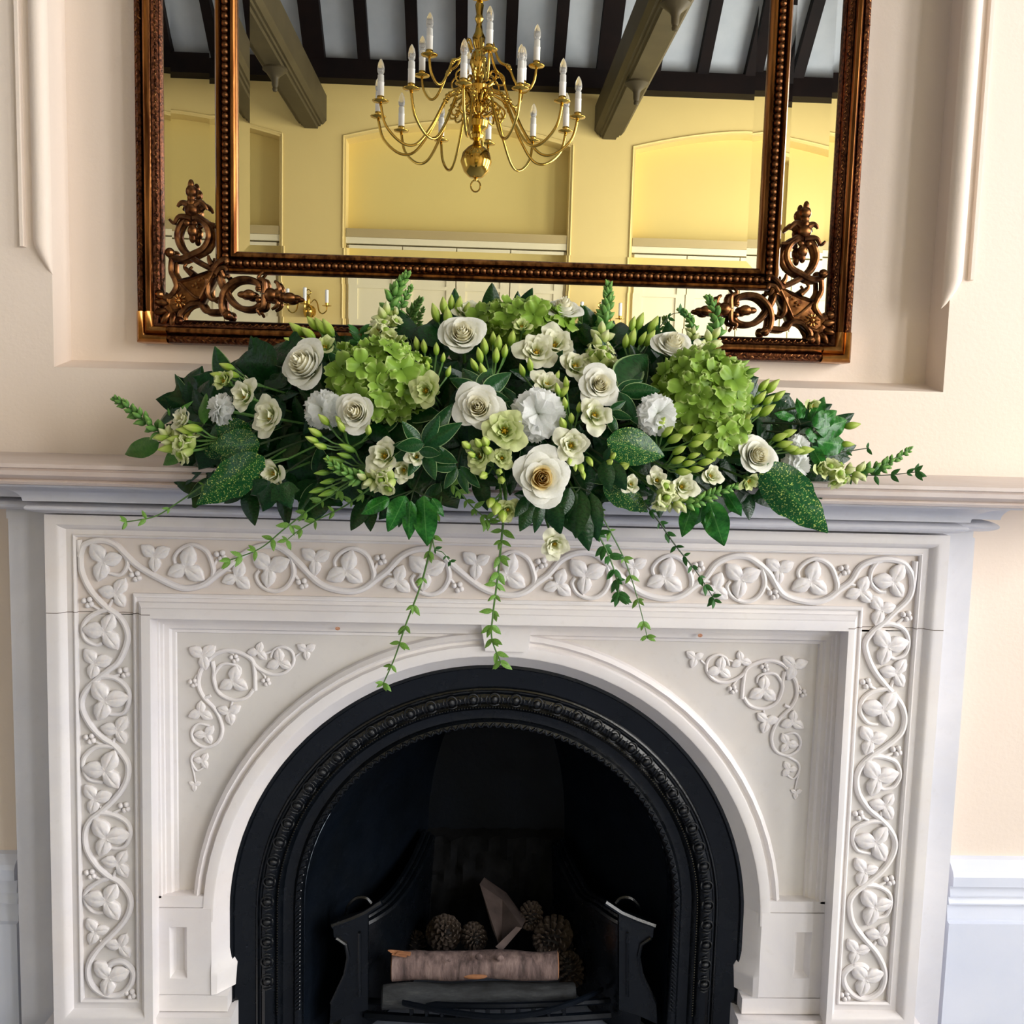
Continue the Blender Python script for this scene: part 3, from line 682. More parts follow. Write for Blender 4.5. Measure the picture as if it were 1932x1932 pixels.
# carved sprays in the spandrels; the right one mirrors the left
SXM = (P(384, 1236, PAN).x+P(1497, 1255, PAN).x)/2
def spray(flip):
    def W(px, py):
        p = P(px, py, PAN); return Vector((2*SXM-p.x if flip else p.x, PAN, p.z))
    def st(pts, r0=5, r1=None):
        c = catmull([W(*q) for q in pts], 4); n = len(c); r1 = r1 or r0
        m = MB(); m.tube([(p.x, PAN-.0015, p.z) for p in c], [M(lerp(r0, r1, i/(n-1)), PAN) for i in range(n)], 8); m.build('vine_stem', MAT['marble'], SPN)
    for pts, a, b in (([(388,1253),(378,1268),(375,1292),(385,1315),(404,1335),(416,1356),(420,1379),(411,1400),(388,1409),(367,1398),(363,1379),(375,1365),(396,1369)],4.5,2.5),
        ([(388,1410),(367,1421),(362,1436),(372,1453),(385,1447)],2.8,1.8), ([(362,1440),(366,1457),(369,1475)],2,1.2), ([(388,1253),(404,1235),(429,1227),(455,1232),(476,1245),(481,1268),(482,1302)],4.5,4),
        ([(401,1247),(405,1266),(404,1281),(414,1307),(440,1320),(466,1315),(479,1299)],4.2,3.6), ([(405,1270),(419,1253),(440,1253),(453,1260),(454,1271)],3.6,2.5),
        ([(477,1250),(492,1263),(515,1272),(538,1268),(554,1250),(551,1229),(533,1220),(517,1226),(511,1240)],4,2.5), ([(430,1228),(440,1233),(442,1238)],2.2,1.8), ([(372,1272),(367,1282)],2,1.8), ([(490,1262),(499,1274),(502,1282)],2.2,1.8), ([(440,1320),(436,1332)],2.4,2), ([(553,1242),(566,1232)],2.2,1.8), ([(502,1232),(517,1228)],2.2,1.8), ([(388,1316),(398,1312)],4,3)):
        st(pts, a, b)
    for (x, y, s, dg) in ((384,1236,25,40),(441,1284,26,-30),(380,1343,21,90),(433,1343,21,-80),(389,1385,19,-60),(383,1435,15,60),(367,1480,11,-90),(488,1229,18,75),(528,1248,22,95),(578,1227,17,35)):
        p = W(x, y); sc = M(s, PAN)
        mm = Matrix.Translation((p.x, PAN, p.z)) @ Matrix.Rotation(-math.radians(180-dg if flip else dg), 4, 'Y') @ Matrix.Scale(sc, 4)
        inst('carved_leaf', LV[(x+y) % 3], mm, SPN)
    for (x, y) in ((442,1242),(365,1288),(502,1286)):
        p = W(x, y); inst('berry_cluster', BERRY, Matrix.Translation((p.x, PAN, p.z)) @ Matrix.Scale(M(8, PAN), 4), SPN)
spray(False); spray(True)
# ------------------------------------------------------------------ cast iron insert
INS = empty('fireplace_insert', (AC.x, SP+.05, 0), 'black cast iron arched fireplace insert with egg and leaf borders', 'fireplace insert')
zl0 = 0.0
def rings_part(name, prof, mat, n=48):
    m = MB(); m.loft([arc(R, SP+d, zl0, n) for R, d in prof], False); return part(m, name, mat, INS, angle=30)
rings_part('outer_plate', [(520, .034), (518, .026), (512, .026), (509, .031), (500, .034), (470, .040), (468, .037), (465, .036), (462, .040)], 'iron')
band = rings_part('egg_border', [(462, .040), (459, .040), (456, .036), (450, .034), (440, .036), (433, .044), (431, .047)], 'iron')
rings_part('hollow_plate', [(431, .047), (427, .045), (424, .048), (418, .056), (408, .060), (399, .060), (397, .056)], 'iron')
bin_ = rings_part('leaf_border', [(397, .056), (393, .052), (386, .051), (381, .056), (379, .062), (378, .075)], 'iron')
# egg motifs
m = MB(); m.ball((0, -.3, .05), .62, 10, 6, (.9, .7, 1.1)); m.tube([(.9*math.sin(a), -.15, .15+.95*math.cos(a)) for a in [x*.29-2.3 for x in range(17)]], .17, 5)
m.tube([(-.75, -.1, -.75), (-.2, -.25, -.95), (.2, -.25, -.95), (.75, -.1, -.75)], .16, 5)
for sx in (-1, 1): m.tube([(sx*1.25, -.1, .75), (sx*1.5, -.22, .1), (sx*1.2, -.1, -.8)], [.1, .22, .08], 5)
EGG = m.mesh('egg_motif', MAT['iron'])
ns = 33; sp_ang = PI/ns; Rb = 445; sl_ = sp_ang*Rb*ux
for i in range(ns+8):
    k = i-4
    if 0 <= k < ns:
        a = sp_ang*(k+.5); x, z = AC.x-Rb*ux*math.cos(a), AC.y+Rb*ux*math.sin(a); rot = a-PI/2
    elif k < 0: x, z, rot = AC.x-Rb*ux, AC.y+(k+.5)*sl_, -PI/2
    else: x, z, rot = AC.x+Rb*ux, AC.y-(k-ns+.5)*sl_, PI/2
    inst('egg_motif', EGG, Matrix.Translation((x, SP+.036, z)) @ Matrix.Rotation(rot, 4, 'Y') @ Matrix.Scale(11.5*ux, 4), band)
# bead row and small leaf scrolls of the inner border: too small to tell apart
m = MB(); m2 = MB()
def along(R, step):
    n1 = int(PI*R/step); out = [(AC.x-R*ux*math.cos(PI*i/n1), AC.y+R*ux*math.sin(PI*i/n1), PI*i/n1-PI/2) for i in range(n1+1)]
    for j in range(1, int(230/step)): out += [(AC.x-R*ux, AC.y-j*step*ux, -PI/2), (AC.x+R*ux, AC.y-j*step*ux, PI/2)]
    return out
for x, z, a in along(427, 5.6): m.ball((x, SP+.044, z), 2.4*ux, 6, 4)
for i, (x, z, a) in enumerate(along(387, 8.5)):
    M4 = Matrix.Rotation(a+(.7 if i % 2 else -.7), 3, 'Y'); m2.ball((x, SP+.051, z), 5.4*ux, 6, 4, (.55, .6, 1.25), M4)
o = m.build('bead_row', MAT['iron'], band); o['kind'] = 'stuff'; o = m2.build('leaf_scroll_row', MAT['iron'], bin_); o['kind'] = 'stuff'
# fire box: splayed cheeks and back
def squash(d, kx, ztop):
    pts = arc(378, SP+d, zl0); return [(AC.x+.02*d/.4+(x-AC.x)*kx, y, min(z, ztop)) for x, y, z in pts]
zin = AC.y+378*ux
m = MB(); m.loft([arc(378, SP+.072, zl0), squash(.11, .985, 9), squash(.40, .44, zin-.02)], False); part(m, 'cheeks', 'iron_in', INS, angle=20)
m = MB(); bp = squash(.401, .45, zin); m.add(bp, [tuple(range(len(bp)))]); part(m, 'fire_back', 'iron_in', INS, smooth=False)
FLZ = P(900, 1925, SP+.2).z
m = MB(); m.box(AC.x-.35, AC.x+.35, SP+.04, SP+.42, FLZ-.05, FLZ-.04); part(m, 'hearth_plate', 'soot', INS, smooth=False)
# rough fire brick behind the basket
m = MB(); rng = random.Random(3); xa_, xb_ = P(803, 1650, SP+.39).x, P(1060, 1650, SP+.39).x; zA, zB = P(930, 1578, SP+.385).z, FLZ
NX, NZ = 22, 18; g = []
for j in range(NZ+1):
    g.append([(lerp(xa_, xb_, i/NX), SP+.385-.012*math.sin(i*1.7+j*.9)*math.cos(j*1.3-i*.4)-rng.uniform(0, .012)-.03*(1-j/NZ), lerp(zB, zA, j/NZ)+rng.uniform(-.003, .003)) for i in range(NX+1)])
m.loft(g, False); m.loft([g[-1], [(x, SP+.402, z+.012) for x, y, z in g[-1]]], False); part(m, 'fire_brick', 'soot', INS, angle=60)
# ------------------------------------------------------------------ fire grate with curved arms
GR = empty('fire_grate', (AC.x, SP+.12, 0), 'black iron fire basket with sweeping curved arms inside the arch', 'grate')
def flipx(x): return 1862-x
for sd in (0, 1):
    fx = flipx if sd else (lambda x: x)
    pp = [(801, 1568, .36), (789, 1598, .32), (772, 1632, .28), (750, 1668, .23), (722, 1700, .18), (690, 1722, .14), (660, 1737, .115), (634, 1749, .10)]
    off = 14 if sd else 0
    if sd: pp = [(x, y+ (0 if i > 3 else 16), d) for i, (x, y, d) in enumerate(pp)]
    pth_ = catmull([P(fx(x), y, SP+d) for x, y, d in pp], 4)
    m = MB(); s_ = 1 if sd else -1
    for (ox, oz, r) in ((0, 0, .006), (-s_*.010, -.004, .0045), (-s_*.018, -.012, .006)): m.tube([p+Vector((ox, 0, oz)) for p in pth_], r, 6)
    m.loft([[p+Vector((.004*s_, 0, -.002)) for p in pth_], [p+Vector((-s_*.020, 0, -.010)) for p in pth_], [p+Vector((-s_*.022, 0, -.022)) for p in pth_], [Vector((p.x-s_*.004, p.y, FLZ-.05)) for p in pth_]], False)
    part(m, 'curved_arm', 'iron', GR, angle=40)
    pg = [(628, 1744), (668, 1732), (694, 1726), (694, 1905), (660, 1915), (622, 1932), (624, 1893), (637, 1866), (650, 1838), (656, 1805), (652, 1782), (641, 1776), (630, 1768)]
    q = [P(fx(x), y, SP+.085) for x, y in pg]
    m = MB(); f0 = [(p.x, SP+.085, p.z) for p in q]; f1 = [(p.x, SP+.105, p.z) for p in q]
    m.loft([f0, f1], True, True, True); part(m, 'side_plate', 'iron', GR, smooth=False)
    m = MB(); m.tube([P(fx(x), y, SP+.083) for x, y in ((626, 1747), (662, 1734), (690, 1722), (720, 1702))], .005, 6); m.tube([P(fx(x), y, SP+.083) for x, y in ((634, 1770), (652, 1782), (657, 1805), (651, 1838), (638, 1866), (625, 1893))], .0035, 6)
    m.tube([P(fx(678), y, SP+.083) for y in (1760, 1880)], .003, 6); part(m, 'plate_bead', 'iron', GR)
    m = MB(); m.tube(catmull([P(fx(x), y, SP+.13) for x, y in ((652, 1738), (656, 1712), (672, 1695), (690, 1694), (700, 1704))], 4), .004, 6); part(m, 'scroll', 'iron', GR)
def bow(y, d0, sag=.06, x0=690, x1=1150, n=16, dy=10): return [P(lerp(x0, x1, i/n), y+dy*math.sin(PI*i/n), SP+d0-sag*math.sin(PI*i/n)) for i in range(n+1)]
m = MB(); m.tube(bow(1888, .13), .006, 6); part(m, 'upper_rail', 'iron_in', GR)
m = MB(); m.tube(bow(1915, .13), .008, 6); part(m, 'lower_rail', 'iron_in', GR)
u_, l_ = bow(1888, .13), bow(1915, .13)
for i in range(3, 14):
    m = MB(); m.tube([u_[i], l_[i]], .0045, 5); part(m, 'bar', 'iron', GR)
m = MB(); m.tube(catmull([P(1135, 1868, SP+.15), P(1080, 1892, SP+.07), P(1010, 1912, SP+.04), P(930, 1918, SP+.03), P(840, 1908, SP+.04), P(760, 1892, SP+.07)], 5), .007, 6, flat=.6); part(m, 'front_strap', 'iron_in', GR)
# ------------------------------------------------------------------ what lies in the grate
def bark(name, c1, c2, c3, stretch, sc=30, bs=.8):
    t = NT(name); n = t.noise(sc, 6, .65, stretch=stretch); n2 = t.noise(9, 4)
    c = t.ramp(n.outputs[0], [(.35, lin(c1)), (.55, lin(c2)), (.75, lin(c3))]).outputs[0]
    c = t.mix(c, lin(c1), t.ramp(n2.outputs[0], [(.58, (0, 0, 0)), (.66, (1, 1, 1))]).outputs[0])
    t.set(Base_Color=c, Roughness=.8); t.bump(n.outputs[0], bs, .004); return t.mat
MAT['birch'] = bark('birch_bark', (70, 56, 54), (118, 98, 94), (150, 130, 124), (1.6, 1, .25), 34)
MAT['char'] = bark('charred_bark', (18, 20, 22), (40, 43, 46), (66, 66, 66), (.4, 1, 1.5), 40, 1.0)
MAT['wood_end'] = paint('cut_wood_orange', (150, 102, 66), (116, 72, 46), 40, .8, .3, 90)
MAT['split_wood'] = paint('split_wood_grey', (96, 82, 78), (70, 58, 56), 24, .8, .5, 60)
def logm(a, b, r, name, label, mat, endm, seed, group=None, taper=1.0):
    rng = random.Random(seed); a, b = Vector(a), Vector(b); e = empty(name, a.lerp(b, .5), label, 'log', group)
    ax = (b-a).normalized(); u = Vector((0, 0, 1)); u = (u-ax*u.dot(ax)).normalized(); v = ax.cross(u); n = 18; rings = []
    for i in range(15):
        t_ = i/14; rr = r*lerp(1, taper, t_)*(1+.03*math.sin(i*1.3+seed))
        c = a.lerp(b, t_)+u*(.002*math.sin(i*.9))
        rings.append([c+(u*math.cos(2*PI*j/n)+v*math.sin(2*PI*j/n))*rr*(1+.05*math.sin(3*2*PI*j/n+i*.5)+rng.uniform(-.015, .015)) for j in range(n)])
    m = MB(); m.loft(rings, True); part(m, 'bark', mat, e, angle=70)
    for rg, s in ((rings[0], -1), (rings[-1], 1)):
        c = sum((Vector(p) for p in rg), Vector())/n; m = MB()
        m.loft([rg, [Vector(p).lerp(c, .12)+ax*s*.002 for p in rg], [Vector(p).lerp(c, .55)+ax*s*.003 for p in rg]], True, False, True)
        part(m, 'cut_end', endm, e, angle=60)
    return e, rings
lg, rg_ = logm(P(741, 1822, SP+.13), P(1051, 1820, SP+.13), M(27, SP+.13), 'birch_log', 'pale birch log with smooth bark lying across the grate', 'birch', 'wood_end', 1)
m = MB(); c0 = P(896, 1848, SP+.13-M(20, SP)); c0 = P(896, 1842, SP+.13-.024)
m.ball(c0, M(27, SP), 12, 6, (1, .25, .22)); part(m, 'bare_patch', 'wood_end', lg)
for (x, y, s) in ((903, 1805, 8), (944, 1808, 8), (848, 1812, 4)):
    m = MB(); m.ball(P(x, y, SP+.13-.022), M(s, SP), 10, 6, (1, .5, .9)); part(m, 'knot', 'birch', lg)
for k, (x, y) in enumerate(((738, 1795), (745, 1800), (752, 1797))):
    m = MB(); m.tube([P(x+22, y+3, SP+.12), P(x, y, SP+.115), P(x-6, y-2+k*3, SP+.11)], [.004, .003, .001], 5); part(m, 'splinter', 'wood_end', lg)
logm(P(722, 1880, SP+.10), P(1082, 1874, SP+.13), M(24, SP+.1), 'charred_log', 'charred dark grey log beneath the birch log at the front of the grate', 'char', 'char', 5, taper=.95)
wd = empty('split_log', P(950, 1790, SP+.2), 'split grey brown wedge of firewood standing behind the birch log', 'log')
m = MB(); tri0 = [P(908, 1672, SP+.30), P(950, 1690, SP+.31), P(925, 1690, SP+.34)]; tri1 = [P(986, 1752, SP+.17), P(946, 1796, SP+.17), P(905, 1770, SP+.23)]
A0, A1, A2 = P(905, 1668, SP+.30), P(948, 1698, SP+.29), P(985, 1750, SP+.20); B2, B1, B0 = P(985, 1756, SP+.19), P(946, 1795, SP+.17), P(928, 1750, SP+.22)
bk = Vector((0, .05, .0))
fr_ = [A0, A1, A2, B1, B0]; m.loft([fr_, [p+bk+Vector((.01, 0, -.01)) for p in fr_]], True, True, True); part(m, 'split_face', 'split_wood', wd, smooth=False)
m = MB(); m.add([A2+Vector((0, -.001, 0)), B1+Vector((0, -.001, 0)), B1+Vector((-.012, -.004, .012)), A2+Vector((-.012, -.004, .004))], [(0, 1, 2, 3)]); part(m, 'sawn_edge', 'split_wood', wd, smooth=False)
# pine cones
MAT['cone'] = paint('pine_cone_brown', (86, 72, 60), (40, 32, 28), 60, .7, .3)
MAT['cone_in'] = paint('pine_cone_dark', (28, 22, 20), (18, 15, 14), 40, .8, .2)
m = MB(); m.lathe([(.05, -1.1), (.5, -.8), (.62, -.2), (.5, .5), (.2, 1.0), (.02, 1.15)], 10); CONEB = m.mesh('cone_core', MAT['cone_in'])
m = MB()
for i in range(74):
    t_ = i/73; a = i*2.39996; z = -1.0+2.1*t_; r = (.95*math.sqrt(max(.02, 1-((z+.25)/1.38)**2))); tl = lerp(-.5, 1.1, t_)
    d = Vector((math.cos(a)*math.cos(tl), math.sin(a)*math.cos(tl), math.sin(tl))); sd_ = Vector((-math.sin(a), math.cos(a), 0)); nn = d.cross(sd_)
    c = Vector((math.cos(a)*r*.45, math.sin(a)*r*.45, z)); e_ = c+d*(r*.55+.1); w = .17*(.5+r*.6)
    m.add([c-sd_*w*.5, c+sd_*w*.5, e_+sd_*w, e_+d*.06, e_-sd_*w, e_+nn*.07+d*.02], [(0, 1, 2, 5), (0, 5, 4), (5, 2, 3), (5, 3, 4)])
CONES = m.mesh('cone_scales', MAT['cone'], False)
for k, (x, y, s, d, lb) in enumerate(((839, 1760, 36, .25, 'open pine cone left of the wedge of firewood, behind the birch log'), (895, 1770, 27, .23, 'small pine cone close beside the foot of the firewood wedge'), (1001, 1730, 25, .27, 'small pine cone set highest, right of the wedge of firewood'),
        (1040, 1768, 38, .24, 'largest pine cone behind the right end of the birch log'), (1086, 1785, 30, .28, 'pine cone half lost in shadow at the far right of the grate'), (1074, 1826, 30, .22, 'pine cone lowest down beside the sawn right end of the birch log'), (780, 1786, 26, .27, 'pine cone in shadow at the far left behind the birch log'))):
    p = P(x, y, SP+d); e = empty('pine_cone', p, lb, 'pine cone', 'pine cones in the grate')
    R3 = Matrix.Rotation(.5*k+.4, 4, 'Y') @ Matrix.Rotation(1.0+.35*k, 4, 'X') @ Matrix.Scale(M(s, SP+d)*.92, 4)
    inst('core', CONEB, R3, e); o = inst('scales', CONES, R3, e)
m = MB(); rng = random.Random(9); g = []
for j in range(9): g.append([(AC.x-.3+.6*i/20, SP+.06+.34*j/8, FLZ-.03+rng.uniform(0, .015)+.02*math.sin(j*.8)) for i in range(21)])
m.loft(g, False); o = m.build('ash_bed', MAT['soot']); tag(o, 'dark bed of ash and soot under the grate', 'ash', kind='stuff')
# ------------------------------------------------------------------ overmantel mirror
YF = .030
mxl, mxr = P(254, 330, YF).x, P(1626, 340, YF).x; mz0 = P(930, 665, YF).z; mz1 = mz0+1.16
MIR = empty('wall_mirror', ((mxl+mxr)/2, RY, mz0), 'large bronze gilt wall mirror with beaded inner frame and scrolled corners in the recess', 'mirror')
def rect(x0, x1, z0, z1): return [Vector((x0, z0)), Vector((x0, z1)), Vector((x1, z1)), Vector((x1, z0))]   # clockwise: offset outwards is positive
out = rect(mxl, mxr, mz0, mz1)
def sweep(name, base, prof, mat, sgn=1, par=MIR, **kw):
    K = [M(p[0], YF)*sgn for p in prof]; rg = offset_loops(base, [K]*4)
    m = MB(); m.loft([[(p.x, prof[k][1], p.y) for p in r] for k, r in enumerate(rg)], True)
    return part(m, name, mat, par, **kw)
fo = sweep('outer_carved_band', out, [(0, RY-.001), (0, .036), (2, .031), (4, .030), (8, .026), (13, .027), (15, .033)], 'bronze_dark', -1, angle=50)
sweep('gilt_roll', out, [(15, .033), (17, .030), (18, .025), (22, .0215), (26, .023), (29, .028), (30, .034)], 'bronze_streak', -1, angle=60)
fi = sweep('inner_carved_band', out, [(30, .034), (31, .032), (34, .034), (40, .042), (41, .044), (42, .043), (44, .047), (45, .056)], 'bronze_dark', -1, angle=50)
# carved foliage on the bands: too fine to tell apart
def foliage_row(name, offp, y, step, r, par, alt=.8, scl=(.5, .55, 1.3)):
    m = MB(); o_ = M(offp, YF); rng = random.Random(5); s_ = M(step, YF); rr = M(r, YF); i = 0
    def put(x, z, ang):
        m.ball((x, y, z), rr*rng.uniform(.8, 1.15), 6, 4, scl, Matrix.Rotation(ang+rng.uniform(-.25, .25), 3, 'Y'))
    x = mxl+M(60, YF)
    while x < mxr-M(60, YF): put(x, mz0+o_+rr*.3*(-1)**i, (alt if i % 2 else -alt)+PI/2); x += s_; i += 1
    for xx in (mxl+o_, mxr-o_):
        z = mz0+M(62, YF)
        while z < mz1-M(60, YF): put(xx+rr*.3*(-1)**i, z, (alt if i % 2 else -alt)); z += s_; i += 1
    o = m.build(name, MAT['bronze'], par); o['kind'] = 'stuff'
foliage_row('carved_foliage', 8.5, .0285, 6.8, 4.7, fo, .55); foliage_row('carved_scrolls', 36, .036, 6, 3.4, fi, .6)
for cx_, sx in ((mxl, 1), (mxr, -1)):          # plain gilt corner blocks
    m = MB(); L = M(56, YF)
    for (pf, nm_) in (([(-.3, .07), (-.3, .034), (1.5, .027), (6, .0225), (12, .024), (15.5, .031)], 0), ([(15.5, .031), (17.5, .024), (22, .019), (27, .021), (31, .033)], 0)):
        ra = []
        for o_, y in pf:
            v = M(o_, YF); ra.append([(cx_+sx*v, y, mz0+L), (cx_+sx*v, y, mz0+v), (cx_+sx*L, y, mz0+v)])
        m.loft(ra, False)
    part(m, 'corner_block', 'bronze_gold', MIR, angle=50)
# centre glass with bevel
gxl, gxr = P(443, 300, YF).x, P(1446, 300, YF).x; gz0 = P(930, 489, YF).z; gz1 = mz1-.185
def pane(name, r0, bev, y, drop):
    K = [0, -M(bev, YF)]; rg = offset_loops(r0, [K]*4); m = MB()
    m.add([(p.x, y, p.y) for p in rg[1]], [(3, 2, 1, 0)])
    a, b = rg
    for i in range(4):
        j = (i+1) % 4
        m.add([(a[i].x, y+drop, a[i].y), (a[j].x, y+drop, a[j].y), (b[j].x, y, b[j].y), (b[i].x, y, b[i].y)], [(3, 2, 1, 0)])
    return part(m, name, 'mirror', MIR, smooth=False)
cen = rect(gxl, gxr, gz0, gz1); pane('centre_glass', rect(gxl-.002, gxr+.002, gz0-M(9, YF), gz1), 24, YMIR, -.00078)
iprof = [(-1, .053), (-1, .044), (2, .040), (6, .037), (9, .036), (11, .041), (13, .047), (20, .050), (27, .047), (29, .041), (31, .037), (35, .036), (38, .040), (39, .060)]
fin = sweep('beaded_frame', cen, iprof, 'bronze_streak', 1, angle=40)
m = MB(); m.ball((0, 0, 0), 1, 10, 8); BEAD = m.mesh('bead', MAT['bronze']); rb = M(6.9, YF); ob = M(20, YF); st_ = M(12.4, YF)
nb = int((gxr-gxl+2*ob)/st_); zz = gz0-ob
for i in range(nb+1): inst('bead', BEAD, Matrix.Translation((lerp(gxl-ob, gxr+ob, i/nb), .043, zz)) @ Matrix.Scale(rb, 4), fin)
m = MB(); nv = int((gz1-gz0+ob)/st_); ztopv = P(430, -40, YF).z
for xx in (gxl-ob, gxr+ob):
    for i in range(1, nv+2):
        z = zz+st_*i
        if z < ztopv: inst('bead', BEAD, Matrix.Translation((xx, .043, z)) @ Matrix.Scale(rb, 4), fin)
        else: m.ball((xx, .043, z), rb, 8, 6)
for i in range(nb+1): m.ball((lerp(gxl-ob, gxr+ob, i/nb), .043, gz1+ob), rb, 8, 6)
o = m.build('beads_above_view', MAT['bronze'], fin); o['kind'] = 'stuff'
# border glass, four bevelled strips
A = offset_loops(cen, [[M(37, YF)]*1]*4)[0]; Bo = offset_loops(out, [[-M(43, YF)]]*4)[0]
yb = YMIR+.003
for i in range(4):
    j = (i+1) % 4; m = MB(); w = 14
    a0, a1, b0, b1 = A[i], A[j], Bo[i], Bo[j]
    k0 = M(w, YF)/((b0-a0).length/1.42); 
    q = lambda p, r, t_: p.lerp(r, t_)
    rows = [(0, -.00042), (k0, 0), (1-k0, 0), (1, -.00042)]
    m.loft([[(q(a0, b0, t_).x, yb+d, q(a0, b0, t_).y), (q(a1, b1, t_).x, yb+d, q(a1, b1, t_).y)] for t_, d in rows], False)
    part(m, 'border_glass', 'mirror', MIR, smooth=False)
# scrolled corner ornaments
MXC = (mxl+mxr)/2
def ornament(flip):
    YO = .040
    def W(x, y, d=0.0):
        p = P(x, y, YO); return Vector((2*MXC-p.x if flip else p.x, YO+d, p.z))
    u = M(1, YO)
    m = MB(); pl_ = [(333, 528), (360, 521), (392, 510), (412, 497), (428, 500), (424, 514), (408, 522), (396, 545), (382, 572), (360, 574), (342, 590), (318, 598), (306, 588), (308, 566), (326, 556), (336, 543)]
    c_ = W(356, 552, -.004)
    f0 = [W(*q) for q in pl_]; f1 = [W(*q, .02) for q in pl_]; f2 = [p.lerp(c_, .18)+Vector((0, -.004, 0)) for p in f0]; f3 = [p.lerp(c_, .3)+Vector((0, -.001, 0)) for p in f0]
    m.loft([f1, f0, f2, f3], True); m.add(f3+[c_], [tuple([i, (i+1) % len(f3), len(f3)]) for i in range(len(f3))])
    orn = part(m, 'corner_ornament', 'bronze', MIR, angle=50)
    def scroll(pts, r0, r1, name='scroll', d=0, ball=None):
        c = catmull([W(x, y, d) for x, y in pts], 5); n = len(c); mm = MB()
        mm.tube(c, [lerp(r0, r1, i/(n-1))*u for i in range(n)], 8)
        if ball:
            for (x, y, r) in ball: mm.ball(W(x, y, d-.002), r*u, 10, 8)
        mm.build(name, MAT['bronze'], orn)
    scroll([(302,556),(312,561),(323,558),(333,541),(329,525),(323,512),(323,496),(325,486)], 6, 5, ball=[(302,556,9)])
    scroll([(321,477),(325,486),(343,488),(364,479),(383,469),(393,452),(393,436),(383,419),(364,409)], 6, 6, ball=[(321,477,9)])
    scroll([(402,504),(389,502),(364,488),(343,471),(334,452),(334,436),(343,417),(362,409)], 5, 6, d=.004)
    scroll([(339,604),(341,591),(356,575),(377,573),(389,587),(416,588)], 6, 5, ball=[(339,606,9)])
    scroll([(430,595),(420,587),(418,564),(426,544),(445,529),(468,527),(486,535),(489,550)], 6, 6, ball=[(430,595,9)])
    scroll([(410,512),(414,530),(420,544),(435,568),(453,581),(474,583),(488,575),(489,560)], 5, 6, d=.004)
    for pts in ([(362,411),(339,409),(329,421),(320,414)], [(364,411),(377,410),(393,421),(406,423)], [(499,554),(499,531),(488,524),(497,513)], [(499,556),(497,579),(486,585),(492,595)], [(364,519),(356,512),(349,504),(353,498)], [(393,527),(392,552),(401,566),(414,562)], [(400,500),(395,490),(394,482)], [(418,512),(424,522),(430,521)]): scroll(pts, 6, 2.2, 'leaf_curl', -.002)
    def bud(pts, name): # lathe-like stack of balls along a line
        mm = MB()
        for (x, y, r, sx, sz) in pts: mm.ball(W(x, y, -.002), r*u, 10, 8, (sx, .8, sz))
        mm.build(name, MAT['bronze'], orn)
    bud([(362,397,13,1,1),(362,384,9,1,1.2),(362,374,9,.9,1),(362,362,11,1,1.1),(361,350,6,1,1.8)], 'finial'); bud([(511,557,13,1,1),(524,558,9,1.2,1),(534,561,9,1,.9),(546,562,11,1.2,.9),(558,562,6,1.8,.9)], 'finial')
    scroll([(356,388),(346,383),(339,386),(336,391)], 7, 2.5, 'leaf_curl', -.002); scroll([(368,388),(378,382),(387,388),(392,396)], 7, 2.5, 'leaf_curl', -.002)
    scroll([(520,552),(527,546),(524,535),(518,531)], 6, 2.5, 'leaf_curl', -.002); scroll([(518,566),(524,572),(521,579),(513,584)], 6, 2.5, 'leaf_curl', -.002)
    bud([(364,436,10,.95,1.2),(364,449,7,.9,1.4)], 'acorn_drop'); bud([(470,556,10,1.2,.95),(458,556,7,1.4,.9)], 'acorn_drop')
    bud([(353,421,6,1,1)], 'volute'); bud([(368,421,6,1,1)], 'volute'); bud([(488,545,6,1,1)], 'volute'); bud([(488,566,6,1,1)], 'volute')
    mm = MB(); c0 = W(340, 568, -.008); mm.ball(c0, 4.5*u, 8, 6)
    for k in range(10):
        a = 2*PI*k/10; mm.ball(c0+Vector((math.cos(a), 0, math.sin(a)))*9*u, 5*u, 6, 4, (1.0, .5, .4), Matrix.Rotation(-a, 3, 'Y'))
    mm.build('rosette', MAT['bronze_gold'], orn)
    for k, (x, y, ang) in enumerate(((301, 573, 170), (299, 590, 195), (309, 603, 235), (323, 606, 262))):
        mm = MB(); a = math.radians(ang if not flip else 180-ang); mm.ball(W(x+4, y-2, -.003), 13*u, 10, 6, (1.1, .5, .55), Matrix.Rotation(-a, 3, 'Y')); mm.build('shell_lobe', MAT['bronze'], orn)
    scroll([(402,512),(410,500),(420,492),(428,490),(431,497)], 6, 5, 'leaf_curl', -.006); scroll([(408,518),(416,508),(426,506),(430,512)], 5, 4, 'leaf_curl', -.006)
    for pts in ([(340,534),(368,560),(378,562)], [(404,514),(390,540),(378,564)]): scroll(pts, 2.2, 2.2, 'cartouche_rib', -.006)
    mm = MB(); 
    for (x, y, r) in ((372,536,3.2),(378,529,2.8),(366,540,2.6),(384,526,2.2),(374,543,2.2)): mm.ball(W(x, y, -.007), r*u, 6, 4)
    mm.build('floral_boss', MAT['bronze_gold'], orn)
ornament(False); ornament(True)
